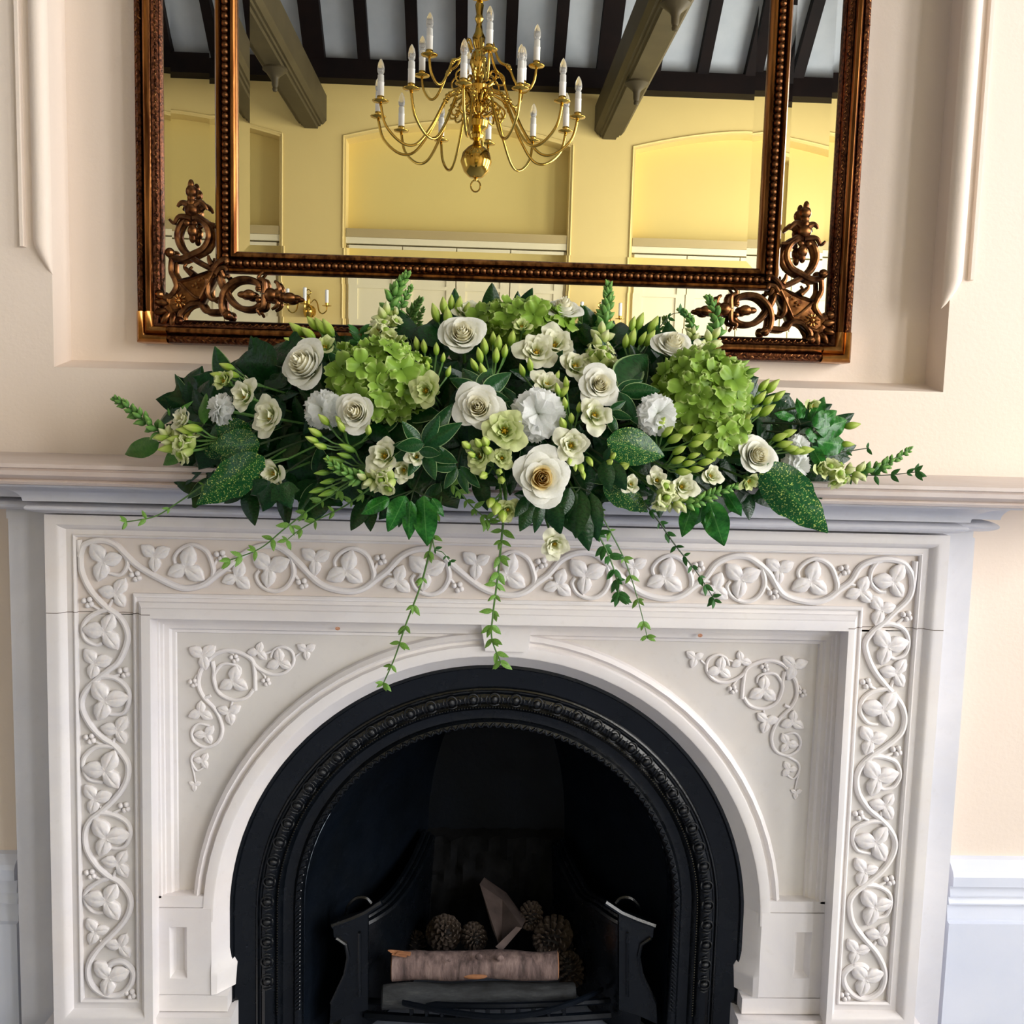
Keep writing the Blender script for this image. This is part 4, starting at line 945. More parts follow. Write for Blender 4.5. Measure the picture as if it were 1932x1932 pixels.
# ------------------------------------------------------------------ brass chandelier (seen in the mirror)
YCH = -2.76
cb = PR(897, 305, YCH); CHC = Vector((cb.x+.003, YCH, 0)); zc_ = cb.z
CHN = empty('chandelier', (CHC.x, YCH, zc_), 'polished brass two tier chandelier with white candle tubes reflected in the mirror', 'chandelier')
def zz_(py): return PR(900, py, YCH).z-zc_
m = MB(); m.lathe([(.001, -.075), (.03, -.070), (.056, -.045), (.072, 0), (.062, .038), (.04, .062), (.02, .075), (.012, .09)], 24); o = m.build('ball', MAT['brass'], CHN)
m = MB(); m.tube([(.022*math.cos(2*PI*i/16), 0, -.108+.026*math.sin(2*PI*i/16)) for i in range(17)], .004, 6); m.lathe([(.008, -.085), (.01, -.078), (.004, -.072)], 10); m.build('pull_ring', MAT['brass'], CHN)
pf = [(.012, .09), (.03, .10), (.035, .115), (.02, .13), (.05, .15), (.055, .175), (.03, .19), (.018, .205), (.03, .22), (.034, .25), (.022, .275), (.045, .29), (.05, .33), (.03, .35), (.016, .37), (.03, .40), (.04, .43), (.03, .47), (.016, .49), (.026, .51), (.03, .54), (.018, .565), (.012, .60), (.02, .62), (.014, .64), (.02, .68), (.011, .70), (.016, .71), (.05, .715), (.052, .722), (.012, .726)]
m = MB(); m.lathe(pf, 18); m.build('baluster', MAT['brass'], CHN)
m = MB(); m.tube([(0, 0, .72), (0, 0, 1.9)], .006, 6)
for k in range(9): m.tube([(.012*math.cos(a), 0, .75+k*.05+.022*math.sin(a)) if k % 2 else (0, .012*math.cos(a), .75+k*.05+.022*math.sin(a)) for a in [2*PI*i/10 for i in range(11)]], .003, 5)
m.build('hanging_chain', MAT['brass'], CHN)
def arm_meshes(R, zcup, zhub, crest, low, rr):
    pts = catmull([(.035, 0, zhub), (.06, 0, zhub+.04), (.10, 0, crest), (.145, 0, crest-.03), (lerp(.145, R, .22), 0, lerp(crest, low, .62)), (lerp(.145, R, .45), 0, low+.006), (lerp(.145, R, .68), 0, low), (lerp(.145, R, .92), 0, lerp(low, zcup, .42)), (R, 0, zcup)], 5)
    m = MB(); m.tube(pts, rr, 8)
    i_ = int(len(pts)*.52)
    for k in (-1, 0, 1): m.ball(pts[i_+k-6], rr*(1.9 if k == 0 else 1.5), 8, 6)
    sp = catmull([(.10, 0, crest-.05), (.125, 0, crest-.075), (.12, 0, crest-.105), (.09, 0, crest-.10), (.085, 0, crest-.075), (.10, 0, crest-.07)], 4); m.tube(sp, rr*.7, 6)
    arm = m.mesh('arm', MAT['brass'])
    m = MB(); m.lathe([(.006, 0), (.012, .004), (.035, .008), (.037, .012), (.012, .014), (.015, .02), (.016, .03), (.012, .032)], 14, (R, 0, zcup)); pan = m.mesh('drip_pan', MAT['brass'])
    m = MB(); m.lathe([(.0145, .03), (.0145, .085), (.0155, .086), (.0155, .088), (.014, .089), (.0135, .118), (.010, .12)], 14, (R, 0, zcup)); can = m.mesh('candle_tube', MAT['candle'])
    m = MB(); m.lathe([(.010, .12), (.0155, .133), (.016, .148), (.012, .168), (.005, .182), (.001, .188)], 12, (R, 0, zcup)); bul = m.mesh('candle_bulb', MAT['bulb'])
    return arm, pan, can, bul
def arms(n, ph, ms):
    for k in range(n):
        Rm = Matrix.Rotation(ph+2*PI*k/n, 4, 'Z')
        a = inst('arm', ms[0], Rm, CHN)
        for nm_, me in (('drip_pan', ms[1]), ('candle_tube', ms[2]), ('candle_bulb', ms[3])): inst(nm_, me, Matrix.Identity(4), a)
arms(12, .12, arm_meshes(.455, zz_(225), .26, zz_(178), zz_(290), .0065))
arms(6, .35, arm_meshes(.275, zz_(138), .48, zz_(118), zz_(180), .006))
m = MB()
for k in range(8):
    a = 2*PI*k/8+.2
    for zb in (.20, .33):
        sp = [Vector((math.cos(a)*r, math.sin(a)*r, zb+z)) for r, z in ((.03, 0), (.07, .02), (.085, .05), (.065, .065), (.055, .045), (.07, .04))]; m.tube(catmull(sp, 4), .005, 6)
m.build('scroll_crown', MAT['brass'], CHN)
# ------------------------------------------------------------------ brass wall sconces on the far wall
for (px, py, lb) in ((584, 588, 'brass three candle wall sconce reflected beside the left corner ornament'), (1130, 612, 'brass three candle wall sconce reflected behind the tall centre snapdragon')):
    p = PR(px, py, FB); s = empty('wall_sconce', p, lb, 'wall light', 'wall sconces reflected in the mirror')
    pf = [(.001, -.09), (.012, -.085), (.006, -.07), (.02, -.06), (.03, -.045), (.048, -.015), (.05, .01), (.035, .03), (.015, .045), (.02, .06), (.014, .08), (.018, .10), (.008, .12)]
    m = MB(); m.lathe([(r*.8, z) for r, z in pf], 14, (0, .06, 0)); m.build('body', MAT['brass'], s)
    m = MB(); m.lathe([(.05, 0), (.05, .008), (.02, .012), (.012, .05)], 14, (0, .0, 0), Matrix.Rotation(-PI/2, 3, 'X')); m.build('back_plate', MAT['brass'], s)
    m = MB(); m.tube([(.018*math.cos(2*PI*i/12), .06, .14+.02*math.sin(2*PI*i/12)) for i in range(13)], .004, 6); m.build('top_ring', MAT['brass'], s)
    for a in (-1.25, 0, 1.25):
        dx, dy = math.sin(a), math.cos(a)
        pts = catmull([(0+dx*r, .06+dy*r, z) for r, z in ((.02, .06), (.05, .085), (.075, .06), (.09, .0), (.12, -.02), (.15, .0), (.155, .03))], 4)
        m = MB(); m.tube(pts, .005, 6); ar = m.build('arm', MAT['brass'], s)
        e_ = Vector((dx*.155, .06+dy*.155, .03))
        m = MB(); m.lathe([(.006, 0), (.035, .006), (.036, .01), (.012, .012), (.013, .03)], 12, e_); m.build('drip_pan', MAT['brass'], ar)
        m = MB(); m.lathe([(.0135, .03), (.0135, .125), (.004, .13)], 12, e_); m.build('candle_tube', MAT['candle'], ar)
# ------------------------------------------------------------------ flower arrangement on the mantel shelf
ANCH = []
FG = 'flowers and foliage of the mantel arrangement'
def YD(px, py):
    u = (px-955)/790; c = max(0.0, 1-u*u); h = sm((py-545)/250)
    return -.165-.20*(c**.6)*h-.045*h
def petal_mat(name, stops, rough=.5, tr=.28, trc=None, nz=14):
    t = NT(name); uv = t.new('ShaderNodeUVMap'); sx = t.new('ShaderNodeSeparateXYZ'); t.l.new(uv.outputs[0], sx.inputs[0])
    c = t.ramp(sx.outputs[1], [(p, lin(k)) for p, k in stops]).outputs[0]
    n = t.noise(nz, 3); v = t.ramp(n.outputs[0], [(.3, (.90, .91, .88)), (.7, (1, 1, 1))]).outputs[0]
    c = t.mix(c, v, 1.0, 'MULTIPLY'); t.set(Base_Color=c, Roughness=rough, Specular_IOR_Level=.3)
    if tr: t.translucent(c, tr)
    return t.mat
MAT['rose'] = petal_mat('rose_petal_white', [(0, (214, 220, 168)), (.35, (240, 239, 220)), (.8, (250, 248, 236)), (1, (252, 251, 244))])
MAT['rose_heart'] = petal_mat('rose_heart_cream', [(0, (240, 226, 160)), (.5, (246, 238, 200)), (1, (250, 246, 226))])
MAT['rose_gold'] = petal_mat('rose_heart_gold', [(0, (240, 180, 70)), (.5, (246, 208, 116)), (1, (250, 236, 186))])
MAT['carn'] = petal_mat('carnation_petal', [(0, (214, 224, 196)), (.4, (240, 242, 238)), (1, (252, 252, 252))], .6, .55)
MAT['lisi'] = petal_mat('lisianthus_petal', [(0, (150, 176, 70)), (.4, (214, 222, 158)), (.75, (236, 236, 204)), (1, (242, 240, 218))])
MAT['lisi_green'] = petal_mat('lisianthus_green', [(0, (140, 172, 58)), (.5, (190, 208, 120)), (1, (222, 228, 168))])
MAT['bud'] = petal_mat('bud_green', [(0, (92, 134, 34)), (.4, (158, 188, 66)), (.8, (196, 212, 112)), (1, (172, 196, 84))], .45, .15)
MAT['bud_dark'] = petal_mat('bud_deep_green', [(0, (60, 100, 34)), (.5, (112, 150, 52)), (1, (150, 182, 78))], .45, .12)
MAT['snap'] = petal_mat('snapdragon_petal', [(0, (156, 188, 76)), (.45, (206, 218, 138)), (1, (236, 236, 196))], .5, .25)
MAT['snap_tip'] = petal_mat('snapdragon_bud', [(0, (58, 108, 44)), (.6, (104, 152, 70)), (1, (146, 186, 96))], .5, .1)
MAT['hyd'] = petal_mat('hydrangea_floret', [(0, (92, 128, 28)), (.5, (128, 164, 54)), (.86, (146, 180, 72)), (1, (196, 214, 134))], .5, .25, nz=60)
def leaf_mat(name, c1, c2, rough=.28, margin=None, spots=None, vein=None, tr=.10):
    t = NT(name); n = t.noise(16, 4); c = t.ramp(n.outputs[0], [(.3, lin(c1)), (.7, lin(c2))]).outputs[0]
    uv = t.new('ShaderNodeUVMap'); sx = t.new('ShaderNodeSeparateXYZ'); t.l.new(uv.outputs[0], sx.inputs[0])
    ab = t.new('ShaderNodeMath', operation='SUBTRACT'); ab.inputs[1].default_value = .5; t.l.new(sx.outputs[0], ab.inputs[0])
    a2 = t.new('ShaderNodeMath', operation='ABSOLUTE'); t.l.new(ab.outputs[0], a2.inputs[0])
    if vein: c = t.mix(c, lin(vein), t.ramp(a2.outputs[0], [(.0, (.7, .7, .7)), (.035, (0, 0, 0))]).outputs[0])
    if margin: c = t.mix(c, lin(margin), t.ramp(a2.outputs[0], [(.44, (0, 0, 0)), (.475, (.9, .9, .9))]).outputs[0])
    if spots:
        v = t.noise(62, 2, .5); v2 = t.noise(16, 3); v3 = t.noise(150, 2)
        f = t.ramp(v.outputs[0], [(.585, (0, 0, 0)), (.63, (1, 1, 1))]).outputs[0]; g = t.ramp(v2.outputs[0], [(.38, (.15, .15, .15)), (.6, (1, 1, 1))]).outputs[0]
        f = t.mix(f, g, 1.0, 'MULTIPLY'); c = t.mix(c, lin(spots), f)
    t.set(Base_Color=c, Roughness=rough, Specular_IOR_Level=.32)
    t.bump(n.outputs[0], .25, .003)
    if tr: t.translucent(c, tr)
    return t.mat
MAT['lf_dark'] = leaf_mat('leaf_dark_green', (8, 40, 14), (20, 64, 24), .24)
MAT['lf_edge'] = leaf_mat('leaf_pale_margin', (16, 58, 24), (30, 78, 34), .26, margin=(150, 176, 120))
MAT['lf_auc'] = leaf_mat('leaf_spotted_laurel', (12, 66, 28), (30, 92, 36), .25, spots=(196, 212, 110), vein=(60, 120, 50))
MAT['lf_ivy'] = leaf_mat('leaf_ivy_green', (22, 82, 24), (48, 118, 40), .24, vein=(96, 150, 76))
MAT['lf_vine'] = leaf_mat('leaf_vine_fresh', (84, 132, 46), (132, 174, 80), .4, tr=.2)
MAT['lf_vined'] = leaf_mat('leaf_vine_deep', (34, 84, 34), (60, 116, 48), .4, tr=.15)
MAT['lf_snap'] = leaf_mat('leaf_soft_green', (54, 104, 34), (80, 130, 46), .4, tr=.15)
MAT['stem'] = paint('stem_green', (84, 124, 54), (62, 100, 40), 30, .5, .1)
MAT['stem_dark'] = paint('stem_dark', (50, 70, 36), (40, 52, 30), 30, .5, .1)
MAT['stamen'] = paint('stamen_yellow', (216, 176, 40), (190, 150, 40), 30, .5, 0)
MAT['foam'] = paint('floral_foam_green', (24, 38, 22), (16, 28, 18), 30, .9, .5)

def grid(fn, nu, nv):                    # fn(u in -1..1, v in 0..1) -> point
    rows = []; uvs = []
    for j in range(nv+1):
        rows.append([fn(-1+2*i/nu, j/nv) for i in range(nu+1)])
        uvs += [(i/nu, j/nv) for i in range(nu+1)]
    vs = [p for r in rows for p in r]; fs = []
    for j in range(nv):
        for i in range(nu):
            a = j*(nu+1)+i; fs.append((a, a+1, a+nu+2, a+nu+1))
    return vs, fs, uvs
def cup_petal(R, H, w, az, opn, curl, tip=0, wave=0, wn=3, ph=0, tilt=0):
    def f(u, v):
        vv = v*(1-.26*abs(u)**2.6)+tip*v*max(0, 1-abs(u)*1.6)*.10
        r = R*math.sin(min(1, vv*1.3)*PI/2)**.8+opn*vv**2.4+.05*R*u; z = H*vv
        cl = max(0, vv-.68)/.32; r += cl*cl*curl; z -= cl*cl*curl*.75
        wv = wave*math.sin(wn*u*PI+ph)*v*v; r += wv*.8; z += wv
        a = az+u*w
        return (r*math.cos(a), r*math.sin(a), z-.35)
    return f
def rose_set(seed, open_=1.0):
    rng = random.Random(seed); heart = MB(); petals = []
    n = 25
    for i in range(n):
        t_ = i/(n-1); az = i*2.39996+rng.uniform(-.2, .2)
        f = cup_petal(lerp(.08, .64, t_), lerp(1.16, .60, t_**1.1)*rng.uniform(.97, 1.03), lerp(1.7, 1.08, t_**.7), az, lerp(-.40*(.08+.56*t_), .22*open_, t_**1.3), lerp(.0, .26, t_**1.3)*open_*rng.uniform(.7, 1.3), .3*(t_ > .5), .025, 2, rng.uniform(0, 6))
        vs, fs, uv = grid(f, 10, 8)
        if i < 13: heart.add(vs, fs, uv)
        else:
            m = MB(); m.add(vs, fs, uv); petals.append(m.mesh('petal', MAT['rose']))
    return heart.mesh('rose_heart', MAT['rose_heart']), petals
def lisi_set(seed, mat='lisi', n=11, opn=.42):
    rng = random.Random(seed); ps = []
    for i in range(n):
        t_ = i/(n-1); az = i*2.39996+rng.uniform(-.25, .25)
        f = cup_petal(lerp(.20, .52, t_), lerp(.85, .62, t_)*rng.uniform(.9, 1.1), lerp(1.15, .80, t_), az, lerp(.05, opn, t_), lerp(.05, .26, t_)*rng.uniform(.5, 1.4), 0, .055, 2.3, rng.uniform(0, 6))
        m = MB(); m.add(*grid(f, 9, 7)); ps.append(m.mesh('petal', MAT[mat]))
    m = MB(); m.ball((0, 0, -.12), .10, 8, 6, (1, 1, 1.6))
    for k in range(6):
        a = k*1.05; m.ball((.13*math.cos(a), .13*math.sin(a), .0), .045, 6, 4, (.7, .7, 1.6))
    return m.mesh('stamens', MAT['stamen']), ps
def carn_mesh(seed):
    rng = random.Random(seed); m = MB(); n = 40
    for i in range(n):
        t_ = (i+.5)/n; pol = 1.62*t_**.6; az = i*2.39996; L = lerp(.98, 1.0, t_)*rng.uniform(.88, 1.06); tw = rng.uniform(-.7, .7); ph = rng.uniform(0, 6)
        d = Vector((math.sin(pol)*math.cos(az), math.sin(pol)*math.sin(az), math.cos(pol))); s = Vector((-math.sin(az), math.cos(az), 0)); s = Matrix.Rotation(tw+(rng.uniform(-1, 1) if t_ < .4 else 0), 3, d) @ s; nn = d.cross(s)
        def f(u, v, d=d, s=s, nn=nn, L=L, ph=ph):
            w = .05+.52*v**1.2; zig = .05*((int((u+1)*4.99) % 2)*2-1)*(v > .99)
            ruf = .085*math.sin(u*5+ph)*v*v
            return Vector((0, 0, -.18))+Vector((d.x, d.y, d.z*.82))*(L*v*(1-.10*u*u)+zig)+s*(w*u)+nn*(ruf-.55*max(0, v-.4)**1.4*(1.6 if True else 1))
        m.add(*grid(f, 9, 3))
    return m.mesh('bloom', MAT['carn'], True)
def floret_mesh(seed):
    rng = random.Random(seed); m = MB()
    for k in range(4):
        a0 = k*PI/2+rng.uniform(-.12, .12); cup = rng.uniform(-.1, .5); ph = rng.uniform(0, 6)
        def f(u, v, a0=a0, cup=cup, ph=ph):
            w = .62*math.sin(PI*min(1, v*.80+.06))**.7; x = v*1.0; y = u*w*(.4+.6*v**.4)*.9
            z = cup*(v**1.6)-.12*abs(u)*v + +.11*math.sin(u*5+ph)*v*v - .22*max(0, v-.7)
            return (x*math.cos(a0)-y*math.sin(a0), x*math.sin(a0)+y*math.cos(a0), z)
        m.add(*grid(f, 6, 5))
    m.ball((0, 0, .03), .07, 6, 4)
    return m.mesh('floret', MAT['hyd'])
def bud_mesh(mat, fat=1.0, seed=0):
    m = MB(); n = 15; rings = []
    for j in range(11):
        v = j/10; r = .36*fat*(math.sin(PI*min(1, v*.93+.04))**.85)*(1.12-.45*v)
        rings.append([(r*(1+.13*math.cos(5*(2*PI*i/n)+v*3))*math.cos(2*PI*i/n), r*(1+.13*math.cos(5*(2*PI*i/n)+v*3))*math.sin(2*PI*i/n), v*1.55) for i in range(n)])
    vs = [p for r in rings for p in r]; fs = [(i*n+j, i*n+(j+1) % n, (i+1)*n+(j+1) % n, (i+1)*n+j) for i in range(10) for j in range(n)]
    m.add(vs, fs, [(j/n, i/10) for i in range(11) for j in range(n)])
    return m.mesh('bud', MAT[mat])
def calyx_mesh():
    m = MB()
    for k in range(5):
        a = k*2*PI/5
        def f(u, v, a=a):
            w = .12*(1-v)**.7; r = .16+.16*math.sin(v*2.6); x = r; y = u*w; return (x*math.cos(a)-y*math.sin(a), x*math.sin(a)+y*math.cos(a), -.08+v*.75)
        m.add(*grid(f, 2, 4))
    m.ball((0, 0, -.05), .17, 8, 6)
    return m.mesh('calyx', MAT['stem'])
def snap_floret(seed):
    rng = random.Random(seed); m = MB(); n = 10; rings = []
    pr = [(.10, 0), (.22, .12), (.27, .35), (.25, .6), (.28, .8)]
    vs = [(r*math.cos(2*PI*i/n), r*math.sin(2*PI*i/n)*.8, z) for r, z in pr for i in range(n)]
    m.add(vs, [(j*n+i, j*n+(i+1) % n, (j+1)*n+(i+1) % n, (j+1)*n+i) for j in range(4) for i in range(n)], [(i/n, j/4*.6) for j in range(5) for i in range(n)])
    for k, (a0, L, w) in enumerate(((1.2, .55, .30), (1.95, .55, .30), (-1.57, .42, .26), (-.75, .45, .28), (-2.4, .45, .28))):
        ph = rng.uniform(0, 6)
        def f(u, v, a0=a0, L=L, w=w, ph=ph):
            r = .22+.34*v*L*2*(.9-.25*v); z = .72+.42*L*v*2*(1-.75*v)+.03*math.sin(4*u+ph)*v; ww = w*(.75+.5*math.sin(PI*min(1, v*.8+.1)))
            y = u*ww*(1-.25*v*v); return (r*math.cos(a0)-y*math.sin(a0), r*math.sin(a0)+y*math.cos(a0), z)
        vs, fs, uv = grid(f, 5, 5); m.add(vs, fs, [(p[0], .55+.45*p[1]) for p in uv])
    m.ball((0, -.12, .75), .19, 8, 6)
    return m.mesh('floret', MAT['snap'])
# leaves: local +Y to the tip, +Z the upper face, length 1
def leaf_shape(name, mat, wid, nv=9, bend=.18, fold=.14, wavy=.0, pw=.8, serr=0, base=.0):
    def f(u, v):
        w = wid*(math.sin(PI*v**pw)**.85 if 0 < v < 1 else 0)*(1-.15*v)+.008
        if serr and v > .4: w *= 1+serr*((int(v*22) % 2)-.5)
        return (u*w, v, -bend*v*v+bend*.3*v-fold*abs(u)*w*2+wavy*math.sin(v*9+u*2)*abs(u)*w*3+.0)
    m = MB(); m.add(*grid(f, 6, nv)); return m.mesh(name, MAT[mat])
def ivy_shape(name, mat, seed):
    rng = random.Random(seed); m = MB()
    # outline by half width along the leaf: shoulders, side lobes, long tip
    key = [(0, .02), (.03, .16), (.08, .30), (.16, .40), (.24, .43), (.33, .50), (.40, .46), (.46, .32), (.55, .27), (.66, .24), (.78, .17), (.9, .08), (1, .005)]
    def wd(v):
        for (a, x), (b, y) in zip(key, key[1:]):
            if v <= b: return lerp(x, y, (v-a)/(b-a))
        return .005
    ph = rng.uniform(0, 6)
    def f(u, v):
        w = wd(v)*1.02; dn = -.10*abs(u)*math.exp(-((v-.1)/.12)**2)
        return (u*w, v+dn+.10*abs(u)*sm((wd(v)-.25)/.25), -.16*v*v+.05-.22*abs(u)*w+.022*math.sin(6*v+4*abs(u)+ph)*abs(u))
    m.add(*grid(f, 8, 16)); return m.mesh(name, MAT[mat])
LEAF = {
 'dark': [leaf_shape('leaf', 'lf_dark', .20, bend=b) for b in (.15, .3)], 'edge': [leaf_shape('leaf', 'lf_edge', .19, bend=b, fold=.2) for b in (.12, .3)],
 'auc': [leaf_shape('leaf', 'lf_auc', .21, 14, .15, .12, .05, .75, .10)], 'ivy': [ivy_shape('leaf', 'lf_ivy', s) for s in (1, 2)], 'ivyd': [ivy_shape('leaf', 'lf_dark', s) for s in (3, 4)],
 'vine': [leaf_shape('leaflet', 'lf_vine', .17, 5, .2)], 'vined': [leaf_shape('leaflet', 'lf_vined', .18, 5, .2)], 'snap': [leaf_shape('leaf', 'lf_snap', .16, 9, .3, .15, .06)], 'wave': [leaf_shape('leaf', 'lf_ivy', .20, 12, .2, .12, .14)], 'laurel': [leaf_shape('leaf', 'lf_auc', .30, 12, .1, .1, .03)]}
def frame_m(o, ydir, zhint, sc, rel=Vector((0, 0, 0)), wsc=1.0):
    y = ydir.normalized(); z = zhint-y*zhint.dot(y); z = z.normalized() if z.length > 1e-5 else y.orthogonal().normalized(); x = y.cross(z)
    R3 = Matrix((x*wsc, y, z)).transposed().to_4x4(); return Matrix.Translation(o-rel) @ R3 @ Matrix.Scale(sc, 4)
def axis_m(o, zdir, sc, roll=0, rel=Vector((0, 0, 0))):
    return Matrix.Translation(o-rel) @ zdir.to_track_quat('Z', 'Y').to_matrix().to_4x4() @ Matrix.Rotation(roll, 4, 'Z') @ Matrix.Scale(sc, 4)
def tocam(p): return (CAM-p).normalized()
rL = random.Random(21)
def put_leaf(par, kind, b, t_, wsc=1.0, face=None, wob=.5):
    d = t_-b; f = (face or tocam(b))+Vector((rL.uniform(-wob, wob), 0, rL.uniform(-wob*.4, wob)))
    return inst('leaflet' if kind in ('vine', 'vined') else 'leaf', rL.choice(LEAF[kind]), frame_m(b, d, f, d.length, par.location, wsc), par)
ZS = ZSH
FT0, FT1 = P(500, 880, -.14).x, P(1400, 880, -.14).x
m = MB()
pr = [(-.21, .0), (-.215, .02), (-.20, .055), (-.16, .09), (-.09, .105), (-.045, .08), (-.03, 0)]
m.loft([[(x, -.125+(y+.125)*k, ZS+.002+z*k) for y, z in pr] for x, k in ((FT0, .3), (FT0+.03, .6), (FT0+.1, .85), (FT0+.24, 1.25), (FT0+.38, 1.5), (FT1-.36, 1.45), (FT1-.2, 1.15), (FT1-.1, .85), (FT1-.03, .6), (FT1, .3))], True, True, True)  # dark mound raised in the middle so the leaf gaps read as shade
tray = m.build('floral_foam', MAT['foam']); tag(tray, 'dark green foam block holding the stems, raised to darken the gaps between leaves', 'floral foam')
def foot(p):                             # where a stem enters the foam
    return Vector((max(FT0+.05, min(FT1-.05, p.x*.62+.0)), -.13+.03*math.sin(p.x*37), ZS+.055))
CENT = P(950, 860, -.10)
def outward(p, up=0.0, side=0.0):
    d = Vector(((p.x-CENT.x)*1.1, -.50, (p.z-CENT.z)*1.5+.10)); d = d.normalized()*.75+tocam(p)*.6+Vector((side, 0, up)); return d.normalized()
def stem_part(e, pts, r, mat='stem', n=6):
    c = catmull(pts, 5); m = MB(); m.tube([p-e.location for p in c], r, n); return m.build('stem', MAT[mat], e)
ROSES = [rose_set(s, o) for s, o in ((1, 1.0), (2, .75), (3, 1.1))]
ROSE_GOLD = bpy.data.meshes.new_from_object(bpy.data.objects.new('tmp', ROSES[0][0])); ROSE_GOLD.materials[0] = MAT['rose_gold']
def flower(name, label, cat, px, py, d=0.0, up=0, side=0):
    p = P(px, py, YD(px, py)+d); n = outward(p, up, side); fp = foot(p)
    e = empty(name, fp, label, cat, FG); ANCH.append((px, py, label))
    return e, p, n, fp
CAL = calyx_mesh()
def rose(px, py, r, label, v=0, up=0, side=0, d=0, gold=False, roll=0):
    e, p, n, fp = flower('rose', label, 'rose', px, py, d, up, side); s = M(r, p.y)*1.16
    h, ps = ROSES[v]; mm = axis_m(p, n, s, roll, fp)
    inst('rose_heart', ROSE_GOLD if gold else h, mm, e)
    for me in ps: inst('petal', me, mm, e)
    inst('calyx', CAL, axis_m(p-n*s*.5, n, s*1.1, roll, fp), e)
    stem_part(e, [fp, fp.lerp(p, .6)-n*s*.6, p-n*s*.4], .003)
for a in ((578, 690, 46, 'large white rose with a pointed outer petal, left of the left green hydrangea', 1, .15, -.35, -.02, False, .5), (873, 634, 40, 'round white rose at the top, between lime buds and the top hydrangea', 1, .15, 0, -.03, False, 2),
          (672, 779, 37, 'half open cream rose close to the right of the left carnation', 1, -.05, -.1, -.01, False, 4), (903, 770, 40, 'cream rose left of the central white carnation, touching a green-hearted lisianthus', 0, .0, -.05, -.01, False, 1),
          (1130, 729, 35, 'cream rose with tight swirled heart right of the central carnation', 0, .05, .0, -.01, False, 3), (1063, 588, 33, 'topmost white rose seen from the side against the mirror', 1, 1.3, .1, 0, False, 5),
          (1022, 902, 46, 'open cream rose with a golden orange heart at the lower centre', 2, -.05, 0, -.025, True, .2), (1426, 861, 37, 'cream rose at the right beside the big spotted leaf', 1, .15, -.1, -.01, False, 1.2), (1268, 655, 37, 'white rose sitting on top of the right green hydrangea', 1, .8, -.05, -.015, False, 2.2)): rose(*a)
CARN = [carn_mesh(s) for s in (1, 2)]
def carnation(px, py, r, label, v, up=0, side=0, d=0):
    e, p, n, fp = flower('carnation', label, 'carnation', px, py, d, up, side); s = M(r, p.y)
    inst('bloom', CARN[v], axis_m(p-n*s*.35, n, s, px*.1, fp), e); inst('calyx', CAL, axis_m(p-n*s*1.1, n, s*1.1, 0, fp), e)
    stem_part(e, [fp, fp.lerp(p, .6)-n*s, p-n*s], .0025)
for a in ((601, 769, 35, 'white carnation left of the half open cream rose', 0, .05, -.25), (1016, 777, 46, 'large white carnation at the very centre of the arrangement', 1, 0, 0, -.02), (1245, 777, 36, 'white carnation in front of the right green hydrangea', 0, .05, .05, -.02),
          (404, 768, 27, 'small white carnation turned left near the left end', 1, .2, -1.1), (1516, 838, 22, 'small white carnation at the right end under ivy leaves', 0, .3, .4), (1512, 880, 27, 'flat white carnation low at the right end above the shelf', 1, -.2, .3)): carnation(*a)
LIS = [lisi_set(s, mt, n, o) for s, mt, n, o in ((1, 'lisi', 13, .36), (2, 'lisi', 9, .26), (3, 'lisi_green', 13, .32), (4, 'lisi_green', 7, .03))]
def lisianthus(px, py, r, label, v=0, up=0, side=0, d=0):
    e, p, n, fp = flower('lisianthus', label, 'flower', px, py, d, up, side); s = M(r, p.y)*1.24; mm = axis_m(p, n, s, px*.37+py, fp)
    inst('stamens', LIS[v][0], mm, e)
    for me in LIS[v][1]: inst('petal', me, mm, e)
    inst('calyx', CAL, axis_m(p-n*s*.4, n, s*1.0, 0, fp), e); stem_part(e, [fp, fp.lerp(p, .6)-n*s*.8, p-n*s*.4], .0018)
